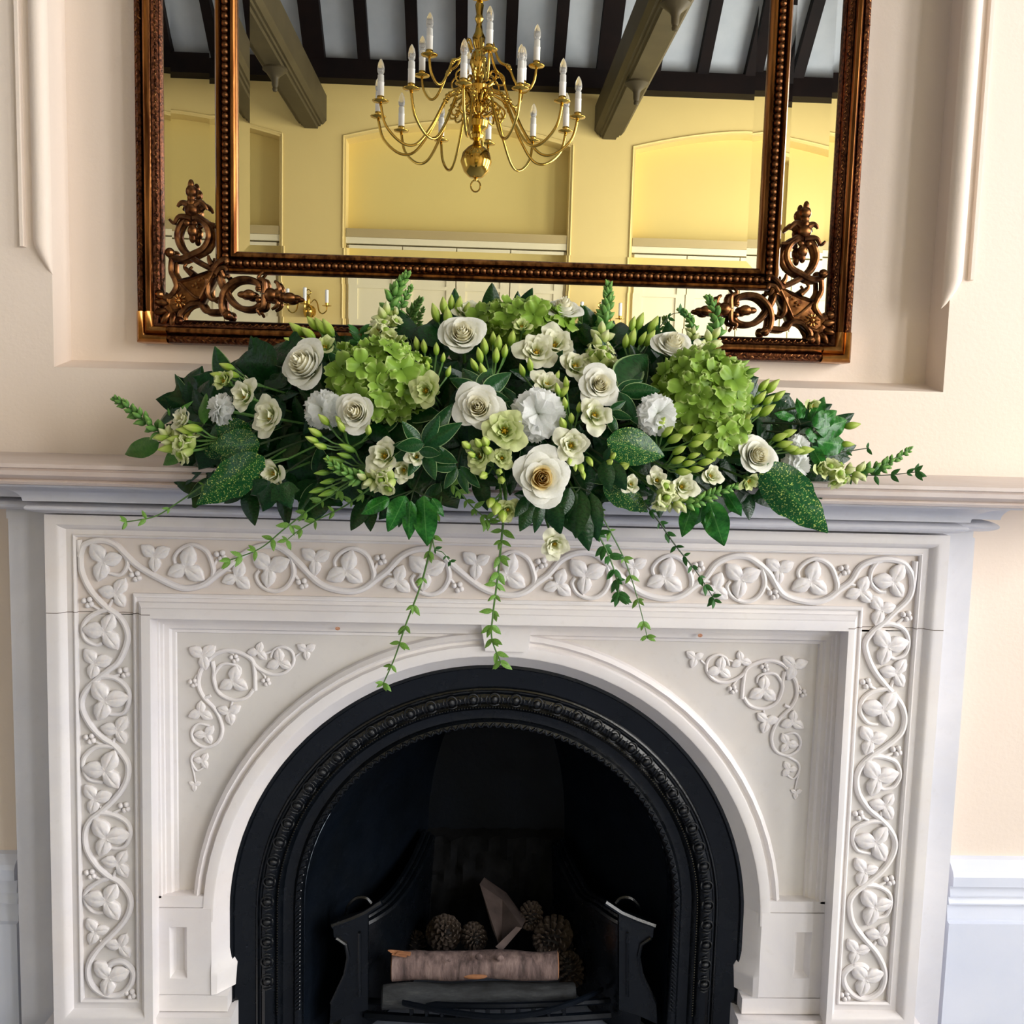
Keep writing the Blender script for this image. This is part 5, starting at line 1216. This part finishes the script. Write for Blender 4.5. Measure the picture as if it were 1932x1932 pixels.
for a in ((462, 747, 29, 'ruffled pale green lisianthus at the upper left below slim buds', 1, .1, -.3), (510, 786, 33, 'crumpled lime white lisianthus left of the left carnation', 0, .1, -.4), (517, 894, 30, 'open white lisianthus with dark throat hanging at the lower left over the shelf', 1, -.05, -.2, -.01),
          (952, 812, 36, 'open lime hearted lisianthus just below the cream centre rose', 2, 0, 0, -.02), (1122, 783, 32, 'white lisianthus showing yellow stamens under the swirled cream rose', 1, 0, .1, -.015), (1078, 840, 30, 'pale green rosette lisianthus below the central carnation', 0, -.05, .05, -.02),
          (947, 864, 19, 'smallest lime rosette bloom left of the golden hearted rose', 2, 0, 0, -.02), (905, 860, 27, 'green lisianthus turned aside among round buds, lower centre', 2, 0, -.6, -.015), (1047, 1027, 25, 'pale lisianthus hanging lowest in front of the carved frieze', 0, -.2, .1, -.0),
          (1190, 914, 18, 'half closed pale lisianthus below the large dark leaf', 1, .3, 0, -.01), (1341, 898, 21, 'half closed lime lisianthus below the right hydrangea', 1, .4, .2, -.01), (1012, 664, 33, 'frilled pale lisianthus left one of a pair under the top hydrangea', 0, .2, 0), (1046, 650, 33, 'frilled pale lisianthus right one of a pair under the top hydrangea', 0, .3, .1),
          (803, 737, 28, 'pleated green lisianthus right of the left hydrangea', 2, -.2, -.2), (985, 616, 22, 'closed pale cup shaped bloom in front of the top hydrangea', 3, .7, 0, -.03), (955, 588, 25, 'small frilled bloom at the left edge of the top hydrangea', 1, .9, 0, .02), (882, 590, 27, 'translucent pale bloom behind lime buds at the top', 1, .7, .1, .02),
          (1548, 886, 24, 'round closed pale green bloom at the right end near the shelf', 3, .3, .5), (1412, 908, 26, 'pale green bloom seen from behind under the right cream rose', 3, -.8, .2, -.005), (345, 792, 25, 'white bloom at the left end beside the snapdragon spike', 1, .4, -.8), (612, 655, 28, 'closed pale bloom behind the large white rose', 3, .6, .3, .02),
          (1322, 668, 25, 'ruffled white bloom at the foot of the right hand snapdragon', 1, .6, .3, .01), (725, 860, 32, 'creamy ruffled bloom at the lower left centre above the green spike', 1, .1, -.1, -.015), (762, 887, 24, 'small cream bloom right of the lower left green spike', 1, -.2, 0, -.01), (786, 862, 19, 'tiny white starry bloom at the lower left centre', 1, .3, .2, -.02),
          (1287, 918, 27, 'pale ruffled bloom above the lower right spike', 1, .3, 0, -.01), (1240, 906, 21, 'small white bloom left of the lower right spike', 1, .3, -.2, -.01), (1086, 690, 30, 'shaded white bloom between the frilled pair and a snapdragon', 1, 0, .2, .02), (1032, 726, 29, 'cream open trumpet bloom just above the central carnation', 1, .6, .2, 0),
          (1532, 766, 21, 'green bud turned away above the right hand ivy leaves', 3, -.3, .3, .02), (712, 624, 19, 'small white bloom peeping out above the left hydrangea', 0, .3, 0, .02), (736, 643, 27, 'pale green rounded bloom on top of the left hydrangea', 3, .5, .1, .01), (423, 718, 26, 'closed green white bloom near the upper left buds', 3, .3, -.3, .01), (958, 962, 20, 'lime rosette bloom hanging at the lower centre over the shelf edge', 2, -.2, .1, 0)): lisianthus(*a)
FLO = [floret_mesh(s) for s in range(4)]
def hydrangea(px, py, rx, ry, label, nf, dz, d=0, r=21):
    e, p, n, fp = flower('hydrangea', label, 'hydrangea', px, py, d, .1, 0); X, Z, Yd = M(rx, p.y), M(ry, p.y), M(dz, p.y); rng = random.Random(int(px))
    m = MB(); m.ball((0, 0, 0), .78, 14, 10, (X, Yd, Z)); o = m.build('flower_head_core', MAT['lf_dark'], e); o.location = p-fp
    k = 0
    for i in range(nf*2):
        z = 1-2*(i+.5)/(nf*2); a = i*2.39996; q = Vector((math.cos(a)*math.sqrt(1-z*z), math.sin(a)*math.sqrt(1-z*z), z))
        if q.y > .35: continue
        pos = p+Vector((q.x*X, q.y*Yd, q.z*Z))*rng.uniform(.84, 1.08); nn = Vector((q.x/X, q.y/Yd, q.z/Z)).normalized(); nn = (nn+Vector((rng.uniform(-.5, .5), rng.uniform(-.4, .1), rng.uniform(-.4, .5)))).normalized()
        inst('floret', rng.choice(FLO), axis_m(pos, nn, M(r*1.22, p.y)*rng.uniform(.8, 1.3), rng.uniform(0, 6), fp), e)
    stem_part(e, [fp, fp.lerp(p, .6), p], .003)
hydrangea(718, 718, 84, 70, 'green hydrangea head at the left, between the white rose and the leafy centre', 44, 70, .03)
hydrangea(985, 612, 82, 40, 'green hydrangea head at the top centre beneath the mirror', 34, 60, .03, 19)
hydrangea(1322, 742, 82, 78, 'green hydrangea head at the right, above the white carnation', 46, 74, .03)
hydrangea(1352, 812, 48, 40, 'small lower cluster of green hydrangea florets beside the right cream rose', 20, 40, .02, 19)
# sprays of buds
BUD = {'y': bud_mesh('bud', 1.0), 'd': bud_mesh('bud_dark', .8), 'r': bud_mesh('bud', 1.35)}
def bud_spray(label, buds, node, kind='y', d=0, aim=None, r=13):
    nx, ny = node; pn = P(nx, ny, YD(nx, ny)+d+.02); fp = foot(pn); e = empty('bud_spray', fp, label, 'flower buds', FG); ANCH.append((nx, ny, label))
    stem_part(e, [fp, fp.lerp(pn, .5)+Vector((0, -.01, .01)), pn], .0016)
    rng = random.Random(nx*7+ny)
    for (x, y) in buds:
        p = P(x, y, YD(x, y)+d-.005); n = (p-pn).normalized()*1.0+outward(p)*.35
        if aim: n = n+Vector((aim[0], -.1, aim[1]))
        n.normalize(); s = M(r*1.42, p.y)*rng.uniform(.85, 1.2)
        mm = axis_m(p-n*s*.7, n, s, rng.uniform(0, 6), fp); inst('bud', BUD[kind], mm, e)
        m = MB(); q = p-n*s*.65; m.tube([pn-fp, pn.lerp(q, .6)+Vector((0, 0, -.003))-fp, q-fp], [.0014, .0012, .0016], 5); m.build('pedicel', MAT['stem'], e)
for a in (('fan of lime buds at the top left, above the large white rose', [(562,622),(583,630),(592,612),(607,617),(620,620),(556,648),(575,645)], (640, 665), 'y', .02, (-.3, .4), 16),
          ('cluster of upright lime buds at the top, left of the round white rose tip', [(822,592),(838,580),(852,572),(866,578),(881,585),(845,600)], (850, 630), 'y', .02, (0, .9), 15),
          ('slim lime buds rising right of the tall centre snapdragon', [(1193,612),(1207,608),(1232,614),(1192,640),(1225,640),(1180,645),(1212,640)], (1190, 680), 'y', .02, (.3, .8), 15),
          ('bunch of dark green buds pointing right above the right hydrangea edge', [(1378,698),(1398,700),(1415,702),(1404,714),(1382,722),(1396,690)], (1350, 735), 'd', .02, (.9, .3), 15),
          ('bunch of yellow green buds at the upper right beside the hydrangea', [(1440,728),(1456,730),(1432,752),(1449,756),(1468,748),(1425,778),(1446,775),(1408,790)], (1390, 810), 'y', .01, (.5, .5), 15),
          ('pair of slim yellow buds pointing left at the upper left', [(430,692),(440,707),(415,709)], (500, 730), 'y', .01, (-.9, .1), 14),
          ('two small buds pointing left above the hanging white lisianthus', [(478,866),(468,880)], (545, 865), 'y', 0, (-.9, 0), 14),
          ('scattered small buds on stalks right of the left hydrangea', [(786,650),(800,655),(796,682),(778,686),(836,676),(846,702),(806,690),(823,660)], (815, 740), 'y', 0, (0, .8), 11),
          ('lime buds in front of the top hydrangea, right of the round rose', [(905,672),(895,690),(914,655),(940,650),(965,640),(936,672),(912,700),(952,664),(930,640)], (930, 720), 'y', 0, (0, .8), 14),
          ('lime buds beneath the right carnation', [(1258,815),(1272,828),(1292,812),(1322,826),(1311,838),(1245,800)], (1240, 850), 'y', -.01, (.6, .2), 15),
          ('yellow green buds among stems below the right hydrangea', [(1278,868),(1298,874),(1288,890),(1308,860),(1345,858),(1280,850),(1312,885),(1330,872)], (1250, 880), 'y', -.01, (.7, .2), 14),
          ('lime buds just under the left carnation', [(612,793),(596,816),(590,830),(606,842),(640,795),(695,812),(645,806)], (660, 845), 'y', -.01, (-.4, .4), 13),
          ('shaded green buds in the dark lower left', [(640,882),(620,908),(652,860),(610,892),(657,846),(632,868),(600,925),(618,930)], (690, 880), 'd', -.005, (-.8, 0), 16),
          ('round lime buds left of the smallest rosette bloom', [(880,840),(890,858),(916,834),(912,897),(942,890),(946,906),(903,836),(920,850)], (930, 880), 'r', -.02, (-.2, .1), 11),
          ('small buds hanging under the pale rosette lisianthus', [(1075,868),(1096,882),(1112,870),(1085,880),(1100,895)], (1085, 850), 'y', -.02, (.1, -.8), 11),
          ('two small buds on dark leaves left of the big glossy leaf', [(1156,860),(1176,880),(1150,872)], (1140, 880), 'r', -.015, (.3, .4), 11),
          ('yellow green buds at the right, above the cream rose', [(1470,825),(1486,818),(1490,846),(1502,852),(1516,850),(1478,838)], (1430, 850), 'y', 0, (.8, .2), 14),
          ('pale buds near the left end below the snapdragon spike', [(352,812),(335,828),(322,846),(308,826),(366,808)], (420, 830), 'y', 0, (-.8, -.1), 17),
          ('two buds at the right end behind ivy leaves', [(1606,803),(1597,838)], (1530, 830), 'y', .01, (.9, 0), 13),
          ('narrow buds right of the central carnation', [(1066,762),(1078,790),(1062,800),(1092,770),(1052,735),(1068,724)], (1080, 820), 'y', -.005, (-.1, .7), 13),
          ('lime buds beside the cream trumpet bloom at the centre', [(1050,712),(1062,740),(1000,690),(1008,712),(985,700)], (1030, 750), 'y', .005, (.1, .7), 13),
          ('small pair of green buds low centre near the hanging rosette', [(936,958),(926,948),(948,972)], (945, 930), 'r', 0, (0, -.6), 14)): bud_spray(*a)
# snapdragon spikes
SNF = [snap_floret(s) for s in range(3)]; SNB = bud_mesh('snap_tip', 1.15); SNM = bud_mesh('snap', 1.3)
def snapdragon(label, pts, nbud, nflo, r=15, d=0, leaves=0):
    w = [P(x, y, YD(x, y)+d+.005) for x, y in pts]; fp = foot(w[0]); e = empty('snapdragon', fp, label, 'snapdragon', FG)
    c = catmull(w, 8); n = len(c); stem_part(e, [fp, fp.lerp(w[0], .6)+Vector((0, -.01, .01)), *w], .0020)
    rng = random.Random(pts[0][0]); nbud = int(nbud*1.35); tot = nbud+nflo; L = n-1
    for i in range(tot):
        t_ = (i+.5)/tot; f = t_*L; k = min(int(f), n-2); p = c[k].lerp(c[k+1], f-k); ax = (c[k+1]-c[k]).normalized()
        a = i*2.39996; s1 = ax.orthogonal().normalized(); s2 = ax.cross(s1); rad = s1*math.cos(a)+s2*math.sin(a)
        if rad.y > .55: rad = (rad+Vector((0, -1.2, 0))).normalized()
        if i < nflo:
            n_ = (rad*1.0+ax*.45+tocam(p)*.35).normalized(); s = M(r*2.2, p.y)*lerp(1.15, .8, i/max(1, nflo))
            inst('floret', SNF[i % 3], axis_m(p, n_, s, rng.uniform(0, 6), fp), e)
        else:
            q = (i-nflo)/max(1, nbud); s = M(r, p.y)*lerp(1.25, .5, q); n_ = (rad*lerp(1, .55, q)+ax*lerp(.6, 1.0, q)).normalized()
            inst('bud', SNM if q < .22 else SNB, axis_m(p+rad*s*.1, n_, s, a, fp), e)
    inst('bud', SNB, axis_m(c[-1], (c[-1]-c[-3]).normalized(), M(r*.4, c[-1].y), 0, fp), e)
for a in (('snapdragon spike reaching out to the far left end', [(365,850),(320,826),(275,795),(240,768),(216,752)], 30, 5, 14), ('taller of two snapdragon spikes against the mirror at the upper left', [(715,650),(725,610),(740,565),(752,540),(768,518)], 24, 6, 15, .03), ('shorter snapdragon spike just right of the taller upper left one', [(738,620),(752,585),(764,562),(776,542)], 18, 2, 10, .04),
          ('tall upright snapdragon spike right of centre before the sconce reflection', [(1130,700),(1133,650),(1140,610),(1146,575),(1148,538)], 34, 9, 16, .02), ('snapdragon spike leaning in front of the right corner ornament', [(1320,690),(1338,650),(1352,620),(1350,590),(1336,562)], 26, 6, 15, .03), ('small dark curved spike left of the right hand snapdragon', [(1306,645),(1306,620),(1298,598),(1282,584)], 24, 0, 10, .03),
          ('snapdragon spike reaching out to the far right end', [(1560,895),(1610,892),(1650,885),(1685,868),(1716,848)], 26, 6, 13), ('lime snapdragon spike lying low left of centre', [(745,905),(705,905),(668,900),(640,885),(620,868)], 22, 5, 14, -.02), ('lime snapdragon spike lying low at the right over the shelf edge', [(1240,930),(1270,945),(1310,945),(1350,930),(1388,918)], 24, 6, 14, -.01)): snapdragon(*a)
# ------------------------------------------------------------------ foliage
def sprig(name, label, cat, kind, leaves, d=0.0, node=None, group=FG, face=None, wsc=1.0, wob=.4, stemmat='stem_dark'):
    bx = sum(l[0] for l in leaves)/len(leaves); by = sum(l[1] for l in leaves)/len(leaves)
    nx, ny = node or (bx, by); pn = P(nx, ny, YD(nx, ny)+d+.01); fp = foot(pn); e = empty(name, fp, label, cat, group)
    stem_part(e, [fp, fp.lerp(pn, .6)+Vector((0, -.01, .01)), pn], .0016, stemmat)
    for l in leaves:
        b = P(l[0], l[1], YD(l[0], l[1])+d); t_ = P(l[2], l[3], YD(l[2], l[3])+d-(l[5] if len(l) > 5 else .012))
        put_leaf(e, kind, b, t_, wsc*(l[4] if len(l) > 4 else 1), face, wob)
        if (b-pn).length > .012:
            m = MB(); m.tube([pn-fp, b-fp], .001, 4); m.build('petiole', MAT[stemmat], e)
    return e
sprig('spotted_leaf', 'large yellow spotted laurel leaf hanging over the shelf at the left', 'leaf', 'auc', [(498, 862, 363, 954, 1.05, .02)], -.02, wob=.15)
sprig('spotted_leaf', 'large yellow spotted laurel leaf hanging over the shelf at the right', 'leaf', 'auc', [(1438, 878, 1568, 1012, 1.05, .02)], -.02, wob=.15)
sprig('spotted_leaf', 'smaller spotted laurel leaf pointing left above the left hanging one', 'leaf', 'auc', [(490, 838, 388, 842, 1.3, .0)], -.005, wob=.2)
sprig('spotted_leaf', 'broad glossy spotted leaf right of centre under the right carnation', 'leaf', 'laurel', [(1145, 830, 1256, 862, 1.05, .0)], -.02, wob=.15)
sprig('spotted_leaf', 'dark spotted leaf low right of centre at the shelf edge', 'leaf', 'auc', [(1140, 905, 1225, 968, 1.2, .0)], -.0, wob=.2)
sprig('spotted_leaf', 'dark spotted leaf in the shadowed left end under the snapdragon', 'leaf', 'auc', [(470, 800, 375, 870, 1.3, .0), (480, 830, 410, 900, 1.2, .0)], .02, wob=.3)
I = 'ivy_sprig'
sprig(I, 'glossy dark ivy leaves above the left blooms near the mirror frame', 'ivy', 'ivyd', [(520, 690, 437, 688, 1.2, 0), (560, 690, 478, 662, 1.2, 0), (545, 690, 560, 720, 1, 0)], .03, (560, 700))
sprig(I, 'dark ivy leaves under the hanging white lisianthus at the left', 'ivy', 'ivyd', [(512, 912, 492, 966, 1.2, 0), (530, 915, 548, 960, 1.2, 0), (505, 915, 470, 935, 1, 0)], -.02, (520, 905))
sprig(I, 'glossy green ivy leaves hanging over the shelf left of centre', 'ivy', 'wave', [(735, 940, 680, 968, 1.25, .01), (765, 935, 733, 1006, 1.35, .0), (775, 945, 768, 1020, 1.0, .0), (800, 935, 803, 1032, 1.3, .0), (815, 940, 838, 975, 1.1, 0)], -.0, (780, 925))
sprig(I, 'glossy green ivy leaves hanging over the shelf at the right', 'ivy', 'wave', [(1338, 945, 1366, 1034, 1.4, 0), (1310, 945, 1284, 1012, 1.3, 0), (1368, 925, 1397, 978, 1.2, 0), (1345, 960, 1330, 1000, 1, 0)], -.0, (1340, 930))
sprig(I, 'bright green ivy leaves at the right end', 'ivy', 'wave', [(1540, 812, 1606, 790, 1.5, 0), (1542, 832, 1606, 842, 1.5, 0), (1532, 842, 1556, 888, 1.2, 0), (1535, 805, 1585, 772, 1.3, 0), (1520, 820, 1560, 818, 1.4, -.005)], 0, (1528, 822), wob=.3)
sprig(I, 'upright pointed leaves standing up at the right end', 'ivy', 'wave', [(1530, 795, 1556, 742, 1.0, 0), (1515, 790, 1505, 748, 1.0, 0), (1500, 790, 1464, 778, 1.2, 0), (1505, 790, 1520, 765, 1, 0)], .01, (1510, 800))
sprig(I, 'pointed leaves drooping at the far left end', 'ivy', 'snap', [(300, 835, 218, 862, 1.0, 0), (352, 845, 298, 880, 1.2, 0), (385, 800, 382, 735, 1, 0), (335, 780, 362, 756, .8, 0), (320, 785, 318, 768, .9, 0)], .005, (360, 830))
sprig(I, 'dark leaves behind the blooms at the left end', 'ivy', 'ivyd', [(430, 770, 380, 800, 1.1, 0), (440, 790, 395, 830, 1.1, 0), (430, 800, 425, 860, 1.1, 0), (400, 840, 372, 888, 1.2, 0), (420, 790, 440, 760, 1, 0)], .03, (440, 810))
W_ = 'pittosporum_sprig'
sprig(W_, 'whorl of dark pale-edged leaves at the lower left of centre', 'foliage', 'edge', [(795,840,742,838,1.1),(795,840,760,795,1.2),(798,838,828,785,1.2),(800,842,868,800,1.1),(798,846,770,898,1.1),(800,848,820,905,1.2),(800,845,862,872,1.2),(795,845,735,870,1),(802,842,850,760,1)], -.015, (798, 842), wob=.25)
sprig(W_, 'fan of dark pale-edged leaves above the cream centre rose', 'foliage', 'edge', [(905,740,870,690,1.1),(905,740,846,712,1.1),(908,738,930,690,1.1),(912,740,968,700,1.1),(908,745,880,775,1),(915,742,960,755,1),(905,740,905,685,1.2)], -.002, (905, 742), wob=.25)
sprig(W_, 'fan of dark pale-edged leaves right of the swirled cream rose', 'foliage', 'edge', [(1170,735,1230,662,1.3),(1168,732,1188,642,1.2),(1165,735,1152,672,1.2),(1172,738,1246,738,1.2),(1168,740,1200,792,1),(1165,738,1215,715,1.1),(1160,740,1120,690,1.1)], -.005, (1168, 738), wob=.25)
sprig(W_, 'small pale-edged leaves below the swirled cream rose', 'foliage', 'edge', [(1150,775,1182,755,1.1),(1150,778,1192,790,1.1),(1148,780,1165,822,1.1),(1145,775,1120,800,1)], -.005, (1150, 778), wob=.25)
sprig(W_, 'pale-edged leaves low at the centre left of the golden hearted rose', 'foliage', 'edge', [(862,880,810,880,1.2),(862,882,838,920,1.2),(865,885,880,930,1.1),(860,878,830,845,1.1),(868,880,905,920,1)], -.01, (862, 882), wob=.25)
sprig(W_, 'dark leaves standing up beside the upper left snapdragons', 'foliage', 'dark', [(768,640,752,578,1.3),(790,645,806,598,1.6),(775,640,730,610,1.1),(800,650,835,600,1.5)], .04, (780, 660), wob=.25)
sprig(W_, 'upright dark leaf pair right of the tall centre snapdragon', 'foliage', 'dark', [(1166,650,1168,592,1.3),(1110,640,1098,605,1.2),(1120,650,1080,615,1.1)], .03, (1140, 670), wob=.25)
sprig(W_, 'dark glossy leaves hanging below the golden hearted rose', 'foliage', 'dark', [(1012,938,982,1002,1.3),(1036,938,1055,1008,1.4),(1000,935,972,975,1.2),(1022,945,1012,1004,1.0)], -.005, (1025, 930), wob=.25)
sprig(W_, 'long green leaves hanging behind the trailing stems right of centre', 'foliage', 'dark', [(1095,925,1085,1015,1.3),(1115,930,1125,1020,1.1),(1085,930,1112,1040,1.1),(1075,920,1060,975,1.4)], 0, (1095, 920), wob=.25)
sprig(W_, 'blue green leaves left of the broad glossy spotted leaf', 'foliage', 'dark', [(1140,870,1150,925,1.5),(1150,872,1180,925,1.5),(1140,868,1150,845,1.2)], -.02, (1145, 868), wob=.2)
sprig(W_, 'bright oval leaf pair left of centre under the left hydrangea', 'foliage', 'edge', [(800,838,748,842,1.5),(790,850,830,856,1.3)], -.03, (798, 845), wob=.15)
# dark filling foliage, added to deepen the shade between blooms: indistinguishable sprigs
frng = random.Random(77)
EDGE = [(330, 770, 860), (420, 700, 920), (520, 680, 940), (640, 660, 945), (760, 620, 945), (900, 590, 940), (1000, 600, 950), (1100, 610, 950), (1200, 640, 945), (1300, 690, 940), (1400, 730, 935), (1500, 790, 915), (1580, 830, 900)]
def span(x):
    for a, b in zip(EDGE, EDGE[1:]):
        if x <= b[0]: k = (x-a[0])/(b[0]-a[0]); return lerp(a[1], b[1], k), lerp(a[2], b[2], k)
    return EDGE[-1][1:]
ANC = list(ANCH)
def clip_label(s):
    if len(s.split()) > 16: s = s.split(',')[0]
    w = s.split()[:16]
    while w[-1] in ('the', 'of', 'a', 'an', 'at', 'in', 'and', 'with', 'above', 'below', 'left', 'right', 'beside', 'under', 'over', 'near', 'to', 'among', 'from', 'by', 'just', 'white', 'green', 'cream', 'one', 'between', 'before', 'on', 'upper', 'lower', 'top', 'foot', 'hanging', 'very'): w.pop()
    return ' '.join(w).rstrip(',')
for i in range(len(ANC)+len(ANC)//2):
    x = 345+1230*((i*.618034) % 1); lo, hi = span(x); y = lerp(lo, hi, ((i*.7548777) % 1))
    dd = frng.uniform(.06, .12); pn = P(x, y, YD(x, y)+dd); fp = foot(pn); 
    if i == len(ANC)+len(ANC)//2 or not ANCH: ANCH = list(ANC)
    j = min(range(len(ANCH)), key=lambda q: (ANCH[q][0]-x)**2+(ANCH[q][1]-y)**2); ax_, ay_, al_ = ANCH.pop(j)
    rel = ('dark ivy' if i % 3 == 0 else 'dark leafy')+(' sprig behind the ' if i < len(ANC) else ' shoot deep below the ')
    e = empty('filler_sprig', fp, clip_label(rel+al_), 'foliage', 'dark filler sprigs deep in the arrangement')
    stem_part(e, [fp, fp.lerp(pn, .6), pn], .0015, 'stem_dark', 4); ow = outward(pn)
    for k in range(6):
        a = k*1.047+frng.uniform(-.4, .4); s1 = ow.orthogonal().normalized(); s2 = ow.cross(s1)
        dr = (s1*math.cos(a)+s2*math.sin(a))*1.0+ow*frng.uniform(.0, .4); L = M(frng.uniform(46, 80), pn.y)
        put_leaf(e, 'dark' if i % 3 else ('ivyd' if k % 2 else 'edge'), pn-ow*.004*k, pn+dr.normalized()*L, frng.uniform(1, 1.5), ow, .3)
# trailing stems
def trail(label, pts, Y, kind, size=17, gap=26, r=.0016, stem='stem', seed=1, pairs=3, startd=None):
    rng = random.Random(seed); w = [P(x, y, Y if i else (startd or Y)) for i, (x, y) in enumerate(pts)]; fp = foot(w[0]); e = empty('trailing_stem', fp, label, 'vine', FG)
    c = catmull(w, 8); n = len(c); m = MB(); m.tube([fp-fp, (w[0]-fp)*.6+Vector((0, -.005, .02))]+[p-fp for p in c], [r]*2+[lerp(r, r*.5, i/n) for i in range(n)], 6); m.build('stem', MAT[stem], e)
    L = sum((c[i+1]-c[i]).length for i in range(n-1)); acc = 0; nxt = M(gap*.6, Y); side = 1
    for i in range(n-1):
        seg = (c[i+1]-c[i]); acc += seg.length
        if acc > nxt or i == n-2:
            nxt += M(gap*rng.uniform(.75, 1.3), Y); ax = seg.normalized(); s1 = ax.cross(Vector((0, -1, 0))).normalized(); 
            for q in range(pairs if i < n-2 else pairs+2):
                dv = s1*side*rng.uniform(.3, 1.1)*(1 if q % 2 else -.55)+ax*rng.uniform(.1, .9)+Vector((0, rng.uniform(-.5, .1), 0)); l = M(size*rng.uniform(.65, 1.2), Y)
                put_leaf(e, kind, c[i], c[i]+dv.normalized()*l, 1.25, None, .7)
            side = -side
for a in (('thin stem with sparse pale leaves trailing to the far left over the shelf', [(500,872),(440,885),(385,915),(330,952),(290,975),(235,985)], -.33, 'vine', 17, 60, .0016, 'stem', 1, 2), ('trailing stem crossing the left of the carved frieze', [(660,915),(600,950),(540,995),(490,1035),(430,1058)], -.345, 'vine', 22, 36, .0016, 'stem', 2, 3), ('shorter trailing stem to the right of the one crossing the left frieze', [(700,920),(650,955),(600,980),(565,1000),(540,1020)], -.345, 'vine', 18, 34, .0014, 'stem', 3, 3),
          ('long trailing stem hanging left of the keystone down to the black iron', [(830,950),(815,1020),(795,1100),(765,1180),(745,1240),(722,1292)], -.35, 'vine', 21, 44, .0017, 'stem', 4, 3), ('leafy trailing stem hanging in front of the keystone', [(955,935),(948,1000),(940,1080),(930,1160),(928,1205),(945,1250)], -.36, 'vine', 25, 26, .0019, 'stem', 5, 3), ('leafy trailing stem right of the pale hanging lisianthus, ending on the frieze', [(1085,930),(1112,980),(1140,1030),(1160,1080),(1168,1125)], -.36, 'vined', 25, 25, .0018, 'stem', 6, 4),
          ('longest trailing stem right of centre, ending below the frieze moulding', [(1120,945),(1150,1000),(1180,1060),(1203,1130),(1222,1205)], -.355, 'vine', 19, 46, .0013, 'stem', 7, 3), ('dark trailing stem slanting right across the frieze', [(1208,940),(1240,980),(1275,1030),(1315,1080),(1350,1135)], -.345, 'vined', 19, 24, .0016, 'stem_dark', 8, 3), ('short leafy tendril hanging at the shelf edge left of centre', [(845,905),(865,925),(890,955),(925,985)], -.37, 'vine', 22, 20, .0015, 'stem', 9, 3),
          ('dark thin stem pointing right above the right end snapdragon', [(1390,920),(1440,890),(1520,868),(1580,855),(1640,845)], -.31, 'vined', 15, 50, .0014, 'stem_dark', 10, 2), ('dark thin stem lying straight along the shelf to the far right', [(1400,892),(1500,890),(1580,893),(1660,897),(1732,890)], -.30, 'vined', 19, 30, .0014, 'stem_dark', 11, 3), ('thin arching tendril against the mirror at the upper right', [(1215,665),(1235,630),(1258,602),(1270,592),(1284,590)], -.20, 'vined', 15, 30, .0011, 'stem_dark', 12, 3), ('small star of bright leaflets at the upper left before the mirror frame', [(690,665),(684,645),(678,628)], -.21, 'vined', 26, 14, .0012, 'stem', 13, 5), ('tendril curling by the ivy left of centre at the shelf edge', [(815,1000),(820,1035),(835,1042),(850,1060)], -.352, 'vined', 14, 26, .001, 'stem', 14, 2)): trail(*a)
